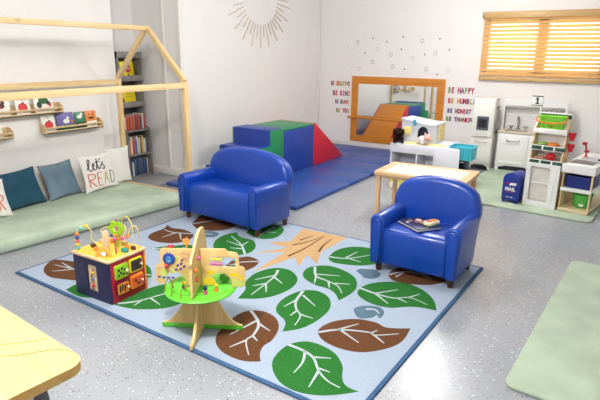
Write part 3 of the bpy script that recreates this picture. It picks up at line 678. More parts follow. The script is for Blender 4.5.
spines(.5932, 'third', 3, ['d9d2c3', 'a83a3a', 'c24b35', '8f2f2c', 'b97a3c', 'a83a3a', 'e2ddd0', '8f2f2c', '2f4a3a', 'c24b35', '5f4a6a', '7b5a3c'], .15, .185, DL)
spines(.3032, 'fourth', 5, ['7b5a3c', 'b97a3c', 'd9d2c3', 'a83a3a', 'c24b35', '3f5f8f', 'e2ddd0', 'cfc9b5', '26395e', 'e0b04a', 'd9d2c3', '3f5f8f', 'b97a3c'], .16, .215, DL)
spines(.0382, 'bottom', 9, ['2f4a3a', '38577d', '26395e', 'd9d2c3', '3f5f8f', '2f4a3a', '26395e', '38577d', '5f4a6a', '3f5f8f'], .16, .215, DL)

# ------------------------------------------------------------------ sunburst on the long left wall
gm_ = MB(); gm_.box((-4.87, 3.83, 0), (-4.43, 4.47, .03), r=.01, seg=3)  # thin grey slab added to darken this stretch of floor
tag(gm_.build('floor_slab', mat('slab_grey', '8d8d90', rough=.7)), 'thin grey slab added on the floor between the pine frame and the jogging wall', 'floor pad')
t = thing('sunburst_wall_art', 'sunburst of thin beige sticks fixed high on the long left wall', 'wall art', (-4.42, 6.04, 2.2))
STK = wood_mat('beige_stick', 'ddd0be', 'cdbda8', 'Z', knots=False)
n = 23
for i in range(n):
    a = PI + PI * (i + .0) / (n - 1)
    if i == 1: continue
    r0 = .36; r1 = .66 if i % 2 else .53
    if i in (0, n-1): r1 = .62
    dy, dz = math.cos(a), math.sin(a); sc = 1.12
    p = (.006, dy*r0*sc, dz*r0 + .02); q = (.006, dy*r1*sc, dz*r1 + .02)
    b = MB(); b.tube([p, q], .0125, n=4, flat=.5); b.build('ray', STK, t, angle=20)

# ------------------------------------------------------------------ wall stickers on the far wall
RING = mat('grey_ring', 'a09c9e', rough=.7); DOTM = mat('dark_dot', '6d696c', rough=.7); PRING = mat('pale_ring', 'c2bcbc', rough=.7)
DOTS = [(-3.74,1.67,1),(-3.48,1.73,0),(-3.25,1.68,0),(-2.99,1.75,0),(-2.69,1.69,1),(-2.43,1.72,0),(-2.28,1.57,0),(-2.48,1.52,1),(-2.64,1.5,0),(-2.6,1.29,1),(-2.27,1.28,2),(-2.43,1.22,0),(-2.82,1.45,2),(-3.17,1.49,1),(-3.01,1.57,0),(-3.13,1.32,1),(-2.94,1.28,0),(-3.4,1.57,2),(-3.61,1.51,0),(-3.47,1.38,1),(-3.38,1.23,3),(-3.7,1.27,2),(-3.88,1.32,3),(-3.81,1.47,3),(-3.9,1.6,3)]
lbl = {1: 'grey ring sticker on the far wall above the orange mirror', 0: 'small dark dot sticker on the far wall above the orange mirror', 2: 'pale ring sticker on the far wall above the orange mirror', 3: 'pale dot sticker on the far wall near the corner'}
for x, z, k in DOTS:
    b = MB()
    if k in (1, 2): b.plate([circ(0, 0, .026, 20, .031), circ(0, 0, .019, 20, .024)], .002, mx=FRONT)
    else: b.plate([circ(0, 0, .0125 if k == 0 else .009, 12)], .002, mx=FRONT)
    tag(b.build('ring_sticker' if k in (1, 2) else 'dot_sticker', {0: DOTM, 1: RING, 2: PRING, 3: PRING}[k]), lbl[k], 'wall sticker', {0: 'dark dot stickers', 1: 'grey ring stickers', 2: 'pale ring stickers', 3: 'pale dot stickers'}[k], (x, 7.699, z))
LC = [mat('letter_' + h, h, rough=.7) for h in ('a8324a', 'c9405f', '7a4a86', '7d9a4a', 'd98a3a', '4f5f8a', '8a3a6a', 'b5a83a')]
def phrase(body, xl, xr, z, hgt, where, seed, slope=0):
    t = thing('wall_lettering', f'colourful letters reading {body} {where}', 'wall lettering', (xl, 7.699, z), 0, 'kindness lettering on the far wall')
    rnd = random.Random(seed); n = len(body); wd = (xr-xl) / n
    for i, ch in enumerate(body):
        if ch == ' ': continue
        b = MB(); b.text(ch, hgt*1.38, mx=TR(wd*(i+.5), 0, 0) @ FRONT @ Matrix.Diagonal((min(1, wd/(hgt*.95)), 1, 1, 1)), th=.002, bold=.006)
        b.build('letter', rnd.choice(LC), t)
w_ = 'left of the orange mirror'
phrase('BE CREATIVE', -4.2, -3.85, 1.025, .066, w_ + ', top line', 1); phrase('BE KIND', -4.16, -3.845, .87, .075, w_ + ', second line', 2)
phrase('BE BRAVE', -4.115, -3.855, .732, .06, w_ + ', third line', 3); phrase('BE YOU', -4.09, -3.85, .59, .062, w_ + ', bottom line', 4)
w_ = 'between the mirror and the toy fridge'
phrase('BE HAPPY', -2.25, -1.87, 1.0, .08, w_ + ', top line', 15); phrase('BE HUMBLE', -2.24, -1.83, .85, .07, w_ + ', second line', 6)
phrase('BE HONEST', -2.235, -1.885, .705, .06, w_ + ', third line', 7); phrase('BE THANKFUL', -2.245, -1.79, .585, .058, w_ + ', bottom line', 8)

# ------------------------------------------------------------------ orange framed mirror with hand rail
t = thing('wall_mirror', 'wide wall mirror in an orange wood frame with a hand rail', 'mirror', (-3.045, 7.7, .115))
ORW = wood_mat('orange_wood', 'd98a2b', 'c97a1f', 'X', knots=False, scale=1.5)
hw, H_ = .755, 1.04
b = MB(); b.plate([[(-hw, 0), (hw, 0), (hw, H_), (-hw, H_)], [(-hw+.112, .105), (hw-.112, .105), (hw-.112, H_-.115), (-hw+.112, H_-.115)]], .028, mx=TR(0, -.0145, 0) @ FRONT, bev=.003); b.build('frame', ORW, t, angle=30)
mg = bpy.data.materials.new('mirror_glass'); mg.use_nodes = True; p_ = mg.node_tree.nodes['Principled BSDF']
p_.inputs['Metallic'].default_value = 1; p_.inputs['Roughness'].default_value = .02; p_.inputs['Base Color'].default_value = (.86, .87, .86, 1)
b = MB(); b.box((-hw+.105, -.004, .1-H_/2), (hw-.105, .004, H_/2-.11)); gl_ = b.build('glass', mg, t); gl_.location = (0, -.012, H_/2); gl_.rotation_euler = (math.radians(MIRX), 0, math.radians(MIRZ))
b = MB(); b.cyl((-hw-.035, -.075, .395), (hw+.05, -.075, .395), .02, n=14, bev=.004)
r_ = b.build('hand_rail', ORW, t)
for x in (-hw+.05, hw-.05):
    b = MB(); b.box((x-.015, -.075, .375), (x+.015, -.025, .4), r=.004); b.build('rail_bracket', ORW, r_)

# ------------------------------------------------------------------ wooden blind
t = thing('window_blind', 'wooden slatted venetian blind over the bright window', 'blind', (-1.03, 7.66, 1.15))
SLAT = wood_mat('slat_wood', 'efc98c', 'e2b676', 'X', knots=False, scale=1.5)
nt_ = SLAT.node_tree; p_ = nt_.nodes['Principled BSDF']
p_.inputs['Roughness'].default_value = .4
tr_ = nt_.nodes.new('ShaderNodeBsdfTranslucent'); tr_.inputs['Color'].default_value = (1, .82, .48, 1)
ms_ = nt_.nodes.new('ShaderNodeMixShader'); ms_.inputs[0].default_value = .35
nt_.links.new(p_.outputs[0], ms_.inputs[1]); nt_.links.new(tr_.outputs[0], ms_.inputs[2]); nt_.links.new(ms_.outputs[0], nt_.nodes['Material Output'].inputs['Surface'])
x0, x1 = -.79, .79
b = MB(); b.box((x0-.02, -.045, .83), (x1+.02, -.028, .912), r=.004); b.box((x0-.02, -.045, .83), (x0-.004, .035, .912), r=.003); b.box((x1+.004, -.045, .83), (x1+.02, .035, .912), r=.003); b.build('valance', wood_mat('valance_wood', 'd3b078', 'c09a60', 'X', knots=False), t)
ns = 15
for i in range(ns):
    z = .105 + i * (.72 / (ns-1))
    b = MB(); b.box((x0, -.0235, -.0016), (x1, .0235, .0016), r=.001, mx=TR(0, 0, z) @ RX(math.radians(58))); b.build('slat', SLAT, t)
b = MB(); b.box((x0, -.024, .018), (x1, .024, .066), r=.004); b.build('bottom_rail', MATS['valance_wood'], t)
CORD = mat('cord', 'f3ecdd', rough=.8)
for x in (-.69, -.2, .09, .55, .72):
    b = MB(); b.cyl((x, -.022, .06), (x, -.022, .83), .0032, n=6); b.cyl((x+.006, .022, .06), (x+.006, .022, .83), .0022, n=6); b.build('ladder_cord', CORD, t)
# ------------------------------------------------------------------ light play table behind the armchair
t = thing('play_table', 'low pine play table with white inset top behind the armchair', 'table', (-1.50, 4.69, 0), math.radians(1.5))
hx, hy, H = .43, .27, .44
TWX = wood_mat('table_wood', 'e6c49a', 'd6ab7c', 'X', knots=False); TWZ = wood_mat('table_wood_z', 'e8c394', 'd6aa76', 'Z', knots=False)
b = MB(); b.plate([rrect(-hx, -hy, hx, hy, .02), [(-hx+.075, -hy+.055), (hx-.075, -hy+.055), (hx-.075, hy-.055), (-hx+.075, hy-.055)]], .036, mx=TR(0, 0, H-.018), bev=.004); b.build('top_frame', TWX, t, angle=30)
for s in (-1, 1):
    b = MB(); a, c = (-hx+.076, -.002) if s < 0 else (.002, hx-.076)
    b.box((a, -hy+.056, H-.02), (c, hy-.056, H-.004), r=.002); b.build('inset_panel', mat('cream_panel', 'eee5d2', rough=.4, var=.02), t)
for sx in (-1, 1):
    for sy in (-1, 1):
        b = MB(); x, y = sx*(hx-.04), sy*(hy-.04); b.box((x-.02, y-.02, 0), (x+.02, y+.02, H-.044), r=.006); b.build('leg', TWZ, t)
b = MB(); b.box((-hx+.06, -hy+.025, H-.06), (hx-.06, -hy+.045, H-.03), r=.003); b.build('apron', TWX, t); b = MB(); b.box((-hx+.06, hy-.045, H-.06), (hx-.06, hy-.025, H-.03), r=.003); b.build('apron', TWX, t)

# small yellow bin below the table
t = thing('storage_bin', 'small yellow bin with a white label on the floor behind the play table', 'bin', (-2.12, 5.60, 0), math.radians(8))
b = MB(); b.prism(rrect(-.1, -.08, .1, .08, .015), .02, r=.004); b.plate([rrect(-.1, -.08, .1, .08, .015), rrect(-.094, -.074, .094, .074, .012)], .17, mx=TR(0, 0, .1)); b.build('body', mat('yellow_bin', 'e6d36b', rough=.5), t)
b = MB(); b.box((-.085, -.083, .01), (.015, -.079, .08)); b.build('label_card', WHITE, t)

# ------------------------------------------------------------------ pet clinic playset on cubbies
PLW = mat('cool_white', 'e9eaf3', rough=.35, var=.015, scale=5); PLG = mat('cool_grey_wall', 'cdd3df', rough=.5, var=.03, scale=10)
BUTTER = mat('butter_yellow', 'f0dc93', rough=.5, var=.03)
t = thing('toy_clinic', 'white toy animal clinic with house front on a cubby base behind the play table', 'playset', (-2.02, 6.0, 0))
hx = .345
b = MB(); b.box((-hx, -.1, 0), (-hx+.018, .22, .36), r=.003); b.box((hx-.018, -.1, 0), (hx, .22, .36), r=.003); b.box((-.02, -.1, .02), (-.004, .22, .36), r=.002); b.box((-hx, .205, 0), (hx, .22, .36), r=.002); b.box((-hx, -.1, .0), (hx, .22, .022), r=.003); b.box((-hx, -.1, .17), (-.004, .2, .184), r=.002)
b.build('cubby_base', PLW, t)
b = MB(); b.box((-hx-.004, -.112, .355), (hx+.004, .41, .465), r=.006); b.build('counter', PLW, t)
b = MB(); b.box((-.23, -.09, .03), (-.05, .1, .05), r=.004); b.box((-.21, -.085, .185), (-.06, .08, .205), r=.004); b.build('drawer_tray', mat('brown_tray', '8b6a5c', rough=.6), t)
b = MB(); b.box((.1, -.09, .03), (.16, .02, .15), r=.01); b.build('cubby_box', mat('slate_box', '5b6270', rough=.5), t)
b = MB(); b.box((-.19, -.09, .465), (.30, .06, .471), r=.002); b.build('play_floor', BUTTER, t)
# house front with arched doorway
_pre = set(t.children)
zb, zt = .465, .70
roof = [(-.25, zb), (.29, zb), (.29, zt-.03), (.275, zt+.0), (.2, zt-.012), (.1, zt-.002), (0, zt+.012), (-.1, zt+.026), (-.19, zt+.032), (-.235, zt+.05), (-.255, zt+.04)]
arch = [(.0, zb+.06), (.165, zb+.06), (.165, zb+.125)] + [(.0825+.0825*math.cos(a), zb+.125+.075*math.sin(a)) for a in [PI*i/8 for i in range(1, 8)]] + [(.0, zb+.125)]
b = MB(); b.plate([roof, arch], .016, mx=TR(0, .07, 0) @ FRONT, bev=.002); hs = b.build('house_front', PLG, t, angle=30)
b = MB(); b.tube([(-.262, .06, zt+.04), (-.235, .06, zt+.056), (-.19, .06, zt+.036), (-.1, .06, zt+.03), (0, .06, zt+.016), (.1, .06, zt+.0), (.2, .06, zt-.01), (.3, .06, zt+.0)], .014, n=6, flat=1)
b.prism([(-.26, zt+.035), (-.26, zt+.05), (-.19, zt+.042), (.1, zt+.01), (.3, zt+.006), (.3, zt-.012), (.1, zt-.01), (-.19, zt+.02)], .345, mx=TR(0, .41, 0) @ FRONT); b.build('roof', PLW, t)
b = MB(); b.box((-.03, .1, zb+.001), (.2, .104, zb+.22)); b.build('dark_doorway', mat('midnight', '161a3c', rough=.6), t)
b = MB(); b.box((-.23, .054, zb+.09), (-.1, .061, zb+.19), r=.002); b.build('yellow_poster', BUTTER, t)
b = MB(); b.box((-.075, .04, zt-.025), (-.025, .055, zt+.045), r=.006); b.build('blue_tag', mat('sky_tag', '35a8d4', rough=.4), t)
b = MB(); b.box((.275, .078, zb), (.29, .405, zt-.01), r=.003); b.build('side_wall', PLG, t); b = MB(); b.box((-.25, .078, zb), (-.235, .405, zt+.02), r=.003); b.build('side_wall', PLG, t)
b = MB(); b.prism(rrect(-.1, .0, .1, .19, .02), .014, mx=TR(.291, .24, zb+.03) @ SIDE, r=.003); dr = b.build('side_door', mat('butter_door', 'ecd78a', rough=.5), t)
b = MB()
for z in (.05, .1, .15): b.cyl((.305, .2, zb+z), (.309, .2, zb+z), .008, n=10)
b.build('door_knob', GREYGREEN, dr)
for _c in t.children:
    if _c not in _pre: _c.scale.x = .80; _c.location.x = -.075
# white flap on the right end
b = MB(); b.prism(rrect(-.15, .225, .15, .475, .03), .016, mx=TR(hx+.01, -.130, 0) @ FRONT, r=.004); b.build('side_flap', PLW, t)
t = thing('toy_basket', 'turquoise plastic basket on a dark stand beside the toy clinic', 'basket', (-1.522, 6.03, .0))
t.scale = (.82, .85, 1.1)
TQ = mat('turquoise_plastic', '45c3d6', rough=.4, var=.04)
b = MB(); b.box((-.1, -.1, .0), (-.07, .12, .30), r=.005); b.box((.05, -.08, .0), (.08, .1, .30), r=.005); b.box((-.1, -.08, .285), (.1, .1, .305), r=.004); b.box((-.07, .07, .05), (.05, .09, .25), r=.004); b.build('stand', mat('dark_blue_stand', '2b3448', rough=.5), t)
b = MB(); b.prism(rrect(-.15, -.12, .15, .13, .03), .012, mx=TR(0, 0, .305), r=.003)
b.plate([rrect(-.16, -.13, .16, .14, .03), rrect(-.15, -.12, .15, .13, .025)], .13, mx=TR(0, 0, .375)); b.plate([rrect(-.172, -.142, .172, .152, .035), rrect(-.15, -.12, .15, .13, .025)], .014, mx=TR(0, 0, .44), bev=.003); b.build('basket_body', TQ, t, angle=30)
b = MB()
for i in range(7): b.box((-.13+i*.04, -.134, .33), (-.118+i*.04, -.130, .42), r=.001)
b.build('side_ribs', mat('turquoise_dark', '2fa3b8', rough=.45), t)
# soft toys
FURB = mat('dark_fur', '2e1c17', rough=1, var=.3, scale=60, bump=.8, bscale=150, spec=.1); 
t = thing('plush_dog', 'dark brown plush dog sitting at the left end of the toy clinic counter', 'soft toy', (-2.293, 5.945, .4655), math.radians(25))
t.scale = (1.2, 1.2, 1.1)
def blob_body(specs, voxel=.008):
    b = MB()
    for c, r, sc in specs: b.ball(c, r, sc, u=14, v=9)
    return b
def union(b, name, m, parent, voxel=.009):
    o = b.build(name, m, parent); md = o.modifiers.new('r', 'REMESH'); md.mode = 'VOXEL'; md.voxel_size = voxel; md.use_smooth_shade = True
    dg = bpy.context.evaluated_depsgraph_get(); me = bpy.data.meshes.new_from_object(o.evaluated_get(dg)); me.materials.clear(); me.materials.append(m)
    o.modifiers.clear(); o.data = me; return o
dog = blob_body([((0, .02, .055), .055, (1, .9, 1.0)), ((0, -.02, .125), .045, (1, 1.05, .95)), ((0, -.062, .112), .022, (1, 1.1, .8)), ((-.04, -.055, .018), .018, (1, 1.5, 1)), ((.04, -.055, .018), .018, (1, 1.5, 1)), ((-.035, -.035, .05), .02, (1, 1, 1.8)), ((.035, -.035, .05), .02, (1, 1, 1.8)), ((0, .075, .03), .016, (1, 1.8, 1))])
union(dog, 'body', FURB, t)
for s in (-1, 1):
    b = MB(); b.ball((s*.046, -.012, .118), .022, (.55, 1, 1.7)); b.build('ear', FURB, t)
    b = MB(); b.ball((s*.016, -.06, .137), .0045); b.build('eye', BLACK, t)
b = MB(); b.ball((0, -.086, .116), .007); b.build('nose', BLACK, t)
PINKF = mat('pink_plush', 'eab7ad', rough=1, var=.08, scale=40, bump=.5, bscale=150); WHF = mat('white_plush', 'efeae6', rough=1, var=.05, scale=40, bump=.5, bscale=150)
t = thing('plush_pig', 'pink and white plush animal lying in front of the dark arched doorway', 'soft toy', (-1.985, 5.955, .4715), math.radians(60))
t.scale = (1.25, 1.2, 1.25)
b = blob_body([((0, 0, .042), .045, (1.0, 1.35, .9)), ((-.03, -.03, .014), .014, (1, 1.3, 1)), ((.03, -.03, .014), .014, (1, 1.3, 1)), ((-.03, .04, .014), .014, (1, 1.3, 1)), ((.03, .04, .014), .014, (1, 1.3, 1))]); union(b, 'body', WHF, t)
b = blob_body([((0, -.065, .07), .036, (1, .95, .95)), ((0, -.098, .062), .014, (1, .8, .9))]); hd = union(b, 'head', PINKF, t, .006)
for s in (-1, 1):
    b = MB(); b.ball((s*.024, -.055, .103), .014, (.8, .5, 1.3)); b.build('ear', PINKF, hd)
    b = MB(); b.ball((s*.013, -.097, .08), .004); b.build('eye', BLACK, hd)

# ------------------------------------------------------------------ toy fridge
FRW = mat('fridge_white', 'e8e7e1', rough=.4, var=.015, scale=5)
KM = .0205
t = thing('toy_fridge', 'tall white toy fridge with black water dispenser against the far wall', 'toy fridge', (-1.575, 7.1, KM), math.radians(2))
hx = .14; D = .3; H = .93
b = MB(); b.plate([[(-hx, .0), (-hx+.03, .0), (-hx+.03, .03), (-.06, .055), (.06, .055), (hx-.03, .03), (hx-.03, 0), (hx, 0), (hx, H), (-hx, H)]], .016, mx=TR(0, .03, 0) @ FRONT); b.box((-hx, .03, 0), (-hx+.014, D, H), r=.003); b.box((hx-.014, .03, 0), (hx, D, H), r=.003); b.box((-hx, .03, H-.016), (hx, D, H), r=.003); b.box((-hx, D-.012, .0), (hx, D, H), r=.002); b.box((-hx+.014, .04, .06), (hx-.014, D-.012, .075)); b.build('cabinet', FRW, t, angle=30)
b = MB(); b.box((-hx+.006, 0, .435), (hx-.006, .022, H-.008), r=.006); d1 = b.build('upper_door', FRW, t); b = MB(); b.box((-hx+.02, .05, .0), (hx-.02, .056, .06)); b.build('toe_shade', BLACK, t)  # black board behind the arch puts in the shade of the toe recess
b = MB(); b.box((-hx+.006, 0, .075), (hx-.006, .022, .425), r=.006); d2 = b.build('lower_door', FRW, t)
b = MB(); b.plate([rrect(-.075, .525, .075, .705, .01), rrect(-.052, .555, .052, .665, .006)], .014, mx=TR(.0, -.004, 0) @ FRONT, bev=.002); b.box((-.07, -.012, .67), (.07, .0, .702), r=.003); dp = b.build('dispenser', mat('dispenser_grey', '4a5560', rough=.4), d1)
b = MB(); b.box((-.056, -.004, .55), (.056, .002, .67)); b.cyl((0, -.008, .63), (0, -.008, .665), .012, n=10); b.build('dispenser_recess', BLACK, d1)
for d, z in ((d1, .448), (d2, .375)):
    b = MB(); b.tube([(-.07, 0, z), (-.07, -.022, z), (-.06, -.028, z), (.06, -.028, z), (.07, -.022, z), (.07, 0, z)], .008, n=8); b.build('door_handle', mat('satin_handle', 'cfcdc8', rough=.35), d)
t = thing('toy_utensil_rack', 'grey rack of toy utensils hanging on the right side of the toy fridge', 'utensil rack', (-1.4345, 7.24, KM + .45))
b = MB(); b.box((.0015, -.07, .02), (.012, .12, .06), r=.003); b.box((.0015, -.07, .36), (.01, .12, .38), r=.003); b.box((.0015, .02, .02), (.01, .035, .38), r=.002); b.build('rail', mat('rack_taupe', '8d857a', rough=.6), t)
for y, z0, z1, r in ((-.05, .12, .34, .03), (0.0, .16, .36, .028), (.05, .1, .34, .032), (.1, .05, .32, .028)):
    b = MB(); b.cyl((.02, y, z0+r), (.02, y, z1), .0055, n=8); b.ball((.02, y, z0), r, (.4, 1, 1.2)); b.cyl((.01, y, z1-.004), (.024, y, z1-.004), .004, n=6); b.build('utensil', METAL, t)

# ------------------------------------------------------------------ toy kitchen
t = thing('toy_kitchen', 'white toy kitchen with grey tiled splashback and sink against the far wall', 'toy kitchen', (-1.0, 7.2, KM), math.radians(2)); t.scale = (1.22, 1, 1.025)
hx = .315; D = .3
b = MB(); b.plate([[(-hx, 0), (-hx+.035, 0), (-hx+.035, .04), (-.2, .06), (-.02, .06), (.04, .035), (hx-.03, .035), (hx-.03, 0), (hx, 0), (hx, .49), (-hx, .49)]], .016, mx=TR(0, .028, 0) @ FRONT); b.box((-hx, .03, 0), (-hx+.014, D, .49), r=.003); b.box((hx-.014, .03, 0), (hx, D, .49), r=.003); b.box((-hx, D-.012, 0), (hx, D, .49), r=.002); b.box((-.01, .03, .06), (.004, D-.012, .48)); b.build('cabinet', WHITE, t, angle=30)
b = MB(); b.box((-hx+.01, .005, .08), (-.005, .02, .475), r=.005); b.plate([rrect(-hx+.03, .1, -.03, .36, .004), rrect(-hx+.045, .115, -.045, .345, .004)], .004, mx=TR(0, .003, 0) @ FRONT); dd = b.build('sink_door', WHITE, t); b = MB(); b.box((-hx+.03, .05, .0), (.0, .056, .065)); b.build('toe_shade', BLACK, t)  # black board stands in for the shade below the sink side
b = MB(); b.tube([(-.215, .002, .405), (-.215, -.02, .395), (-.2, -.026, .392), (-.11, -.026, .392), (-.095, -.02, .395), (-.095, .002, .405)], .008, n=8); b.build('door_handle', METAL, dd)
b = MB(); b.box((.01, .008, .36), (hx-.01, .02, .475), r=.005); b.build('control_panel', WHITE, t)
for x in (.07, .13):
    b = MB(); b.cyl((x, .01, .42), (x, -.012, .42), .02, .016, n=14); b.cyl((x, -.012, .42), (x, -.016, .42), .006, n=8); b.build('knob', METAL, t)
b = MB(); b.plate([rrect(.012, .08, hx-.012, .35, .01), circ(.16, .215, .09, 24)], .014, mx=TR(0, .014, 0) @ FRONT); od = b.build('oven_door', WHITE, t, angle=30)
b = MB(); b.cyl((.16, .022, .215), (.16, .016, .215), .095, n=28); b.build('oven_window', mat('smoked_glass', '23252b', rough=.1), od)
b = MB(); b.plate([rrect(-hx-.01, 0, hx+.01, D+.005, .01), rrect(-.26, .06, -.04, .24, .03)], .02, mx=TR(0, 0, .50), bev=.003); b.build('countertop', mat('beige_counter', 'd8c7b0', rough=.4), t, angle=30)
b = MB(); b.prism(rrect(-.255, .065, -.045, .235, .03), .005, mx=TR(0, 0, .43)); b.plate([rrect(-.26, .06, -.04, .24, .03), rrect(-.256, .064, -.044, .236, .03)], .07, mx=TR(0, 0, .466)); b.build('sink', METAL, t)
b = MB(); b.box((-hx, D-.012, .51), (hx, D, .90), r=.003); b.plate([[(-hx+.0, .51), (-hx+.02, .51), (-hx+.02, .8), (-hx+.03, .82), (hx-.03, .82), (hx-.02, .8), (hx-.02, .51), (hx, .51), (hx, .88), (hx-.1, .91), (0, .92), (-hx+.1, .91), (-hx, .88)]], .014, mx=TR(0, D-.1, 0) @ FRONT); b.box((-hx, D-.1, .51), (-hx+.014, D, .88), r=.003); b.box((hx-.014, D-.1, .51), (hx, D, .88), r=.003); b.build('upper_panel', WHITE, t, angle=30)
b = MB(); b.box((-hx+.014, D-.11, .795), (hx-.014, D-.012, .81), r=.002); b.build('upper_shelf', mat('shelf_grey', 'b4b1ae', rough=.5), t)
tl = bpy.data.materials.new('grey_tiles'); tl.use_nodes = True; n_ = tl.node_tree.nodes; l_ = tl.node_tree.links
br = n_.new('ShaderNodeTexBrick'); tc_ = n_.new('ShaderNodeTexCoord'); mp_ = n_.new('ShaderNodeMapping'); mp_.inputs['Rotation'].default_value = (PI/2, 0, 0)
l_.new(tc_.outputs['Object'], mp_.inputs['Vector']); l_.new(mp_.outputs['Vector'], br.inputs['Vector'])
br.inputs['Scale'].default_value = 9; br.inputs['Color1'].default_value = (*lin('d9d8d6'), 1); br.inputs['Color2'].default_value = (*lin('cfcecd'), 1); br.inputs['Mortar'].default_value = (*lin('f0f0ee'), 1); br.inputs['Mortar Size'].default_value = .03
l_.new(br.outputs['Color'], n_['Principled BSDF'].inputs['Base Color']); n_['Principled BSDF'].inputs['Roughness'].default_value = .4
b = MB(); b.box((-hx+.014, D-.016, .512), (hx-.014, D-.012, .70)); b.build('splashback', tl, t)
b = MB(); b.cyl((-.15, .262, .51), (-.15, .262, .62), .011, n=10); b.tube([(-.15, .262, .61), (-.15, .255, .66), (-.15, .22, .675), (-.15, .19, .65)], .01, n=8, smooth=4); b.cyl((-.15, .262, .51), (-.15, .262, .525), .025, n=14); b.build('faucet', METAL, t)
for x in (-.225, -.075):
    b = MB(); b.cyl((x, .262, .51), (x, .262, .555), .012, n=10); b.box((x-.03, .254, .553), (x+.03, .27, .565), r=.004); b.build('tap_handle', METAL, t)
b = MB()
for x in (.12, .17, .22): b.tube([(x, D-.116, .79), (x, D-.12, .765), (x, D-.135, .76), (x, D-.14, .775)], .004, n=6, smooth=3)
b.build('hook', METAL, t)
tag(MB().lathe([(.028, 0), (.034, .085), (.031, .085), (.026, .006), (.0, .006)], 18).build('toy_cup', mat('cup_blue', '3f9ed0', rough=.4)), 'small blue toy cup on the counter of the toy kitchen', 'cup', loc=(-.90, 7.28, KM+.523))

# ------------------------------------------------------------------ market stand
t = thing('market_stand', 'white toy market stand with tiered trays and a number 1 sign', 'toy shop stand', (-.605, 5.6, KM), math.radians(-11))
hx = .155; D = .22
sidep = [(0, 0), (D, 0), (D, .62), (.162, .66), (.162, .885), (.142, .885), (.05, .79), (.045, .66), (.022, .65), (.018, .54), (0, .53)]
for s in (-1, 1):
    b = MB(); b.prism(sidep, .012, mx=TR(s*(hx-.006)-.006, 0, 0) @ SIDE, r=.002); b.build('side_panel', BIRCH, t)
b = MB(); b.box((-hx+.012, D-.012, .0), (hx-.012, D, .62), r=.002); b.box((-hx+.012, .15, .6), (hx-.012, .162, .885), r=.002); b.build('back_panel', WHITE, t)
b = MB(); b.plate([rrect(-hx-.006, 0.0, hx+.006, .445, .004), rrect(-hx+.04, .055, hx-.085, .405, .006)], .016, mx=TR(0, -.012, 0) @ FRONT, bev=.002); b.box((hx-.055, -.024, .08), (hx-.035, -.018, .37), r=.003); b.box((-hx+.03, -.012, .235), (hx-.08, -.004, .25), r=.002); dr = b.build('front_door', WHITE, t, angle=30)
b = MB(); b.box((-hx+.03, .02, .05), (hx-.05, .024, .42)); b.build('door_backing', mat('warm_white', 'e6e1d8', rough=.5), t)
CHK = mat('chalk_green', '1f4a38', rough=.7)
tiers = [(.46, 0, .06, .14), (.60, .02, .115, .14), (.765, .045, .2, .1)]
for z, y, dz, dd in tiers:
    b = MB(); b.box((-hx+.012, y+.004, z), (hx-.012, min(.149, y+.15), z+.01), r=.002); b.build('tray_board', BIRCH, t)
    b = MB(); b.box((-hx-.002, y-.012, z-.028), (hx+.002, y, z+.022), r=.002); fr_ = b.build('tray_front', WHITE, t)
    if z < .7:
        for k in range(3):
            b = MB(); b.box((-hx+.01+k*.11, y-.0145, z-.02), (-hx+.105+k*.11, y-.012, z+.016), r=.001); b.build('chalk_label', CHK, fr_)
b = MB(); b.box((-hx, .148, .875), (hx, .163, .935), r=.003); b.build('header_board', WHITE, t)
b = MB(); b.box((-hx+.005, .1455, .885), (hx-.005, .148, .925), r=.001); b.build('chalk_header', CHK, t)
b = MB(); b.cyl((-hx-.009, D-.035, .52), (-hx-.009, D-.035, 1.0), .008, n=8); b.build('sign_pole', WHITE, t)
b = MB(); b.box((-hx-.102, D-.045, .99), (-hx+.003, D-.03, 1.09), r=.003); sg = b.build('number_sign', mat('sign_white', 'eef2ec', rough=.5), t)
b = MB(); b.box((-hx-.102, D-.0475, 1.08), (-hx+.003, D-.0445, 1.09), r=.001); b.build('sign_stripe', CHK, sg); b = MB(); b.box((-hx-.102, D-.0475, .99), (-hx+.003, D-.0445, .998), r=.001); b.build('sign_stripe', CHK, sg)
b = MB(); b.plate([[(-.022, -.032), (.022, -.032), (.022, -.022), (.009, -.022), (.009, .034), (-.004, .034), (-.022, .020), (-.022, .010), (-.007, .017), (-.007, -.022), (-.022, -.022)]], .002, mx=TR(-hx-.05, D-.0462, 1.039) @ FRONT); b.build('sign_numeral', INK, sg)
for z in (.72, .61):
    b = MB(); b.lathe([(.018, 0), (.034, .07), (.036, .075), (.032, .075), (.016, .004)], 14, mx=TR(hx+.036, .1, z-.035)); b.build('side_cup', BLK_RED, t)
MKT = t.matrix_basis.copy() if False else Matrix.Translation((-.605, 5.6, KM)) @ RZ(math.radians(-11))
def on_market(x, y, z): return tuple(MKT @ Vector((x, y, z)))
# green basket
GP = mat('lime_plastic', '7ed12a', rough=.4, var=.04)
t = thing('toy_shopping_basket', 'lime green toy shopping basket with orange handle, topmost on the market stand', 'basket', on_market(-.008, .0935, .7758), math.radians(-11)); t.scale = (.80, .5, .86)
prof = [(-.12, .0), (.12, .0), (.15, .155), (-.15, .155)]
def basket_wall(b, mx, prof, nx, nz):
    w0 = prof[1][0]; w1 = prof[2][0]; h = prof[2][1]; holes = []
    for i in range(nx):
        for j in range(nz):
            z = h*(.24 + .52*(j/(nz-1))); ww = (w0 + (w1-w0)*z/h)*.82
            x = -ww + 2*ww*((i + (.0 if j % 2 else .5))/(nx-.5)) 
            if abs(x) > ww: continue
            holes.append(circ(x, z, .014, 10, .014))
    b.plate([prof] + holes, .005, mx=mx)
b = MB()
tilt = .2
basket_wall(b, TR(0, -.06, 0) @ RX(tilt) @ FRONT, prof, 7, 3); basket_wall(b, TR(0, .06, 0) @ RX(-tilt) @ FRONT, prof, 7, 3)
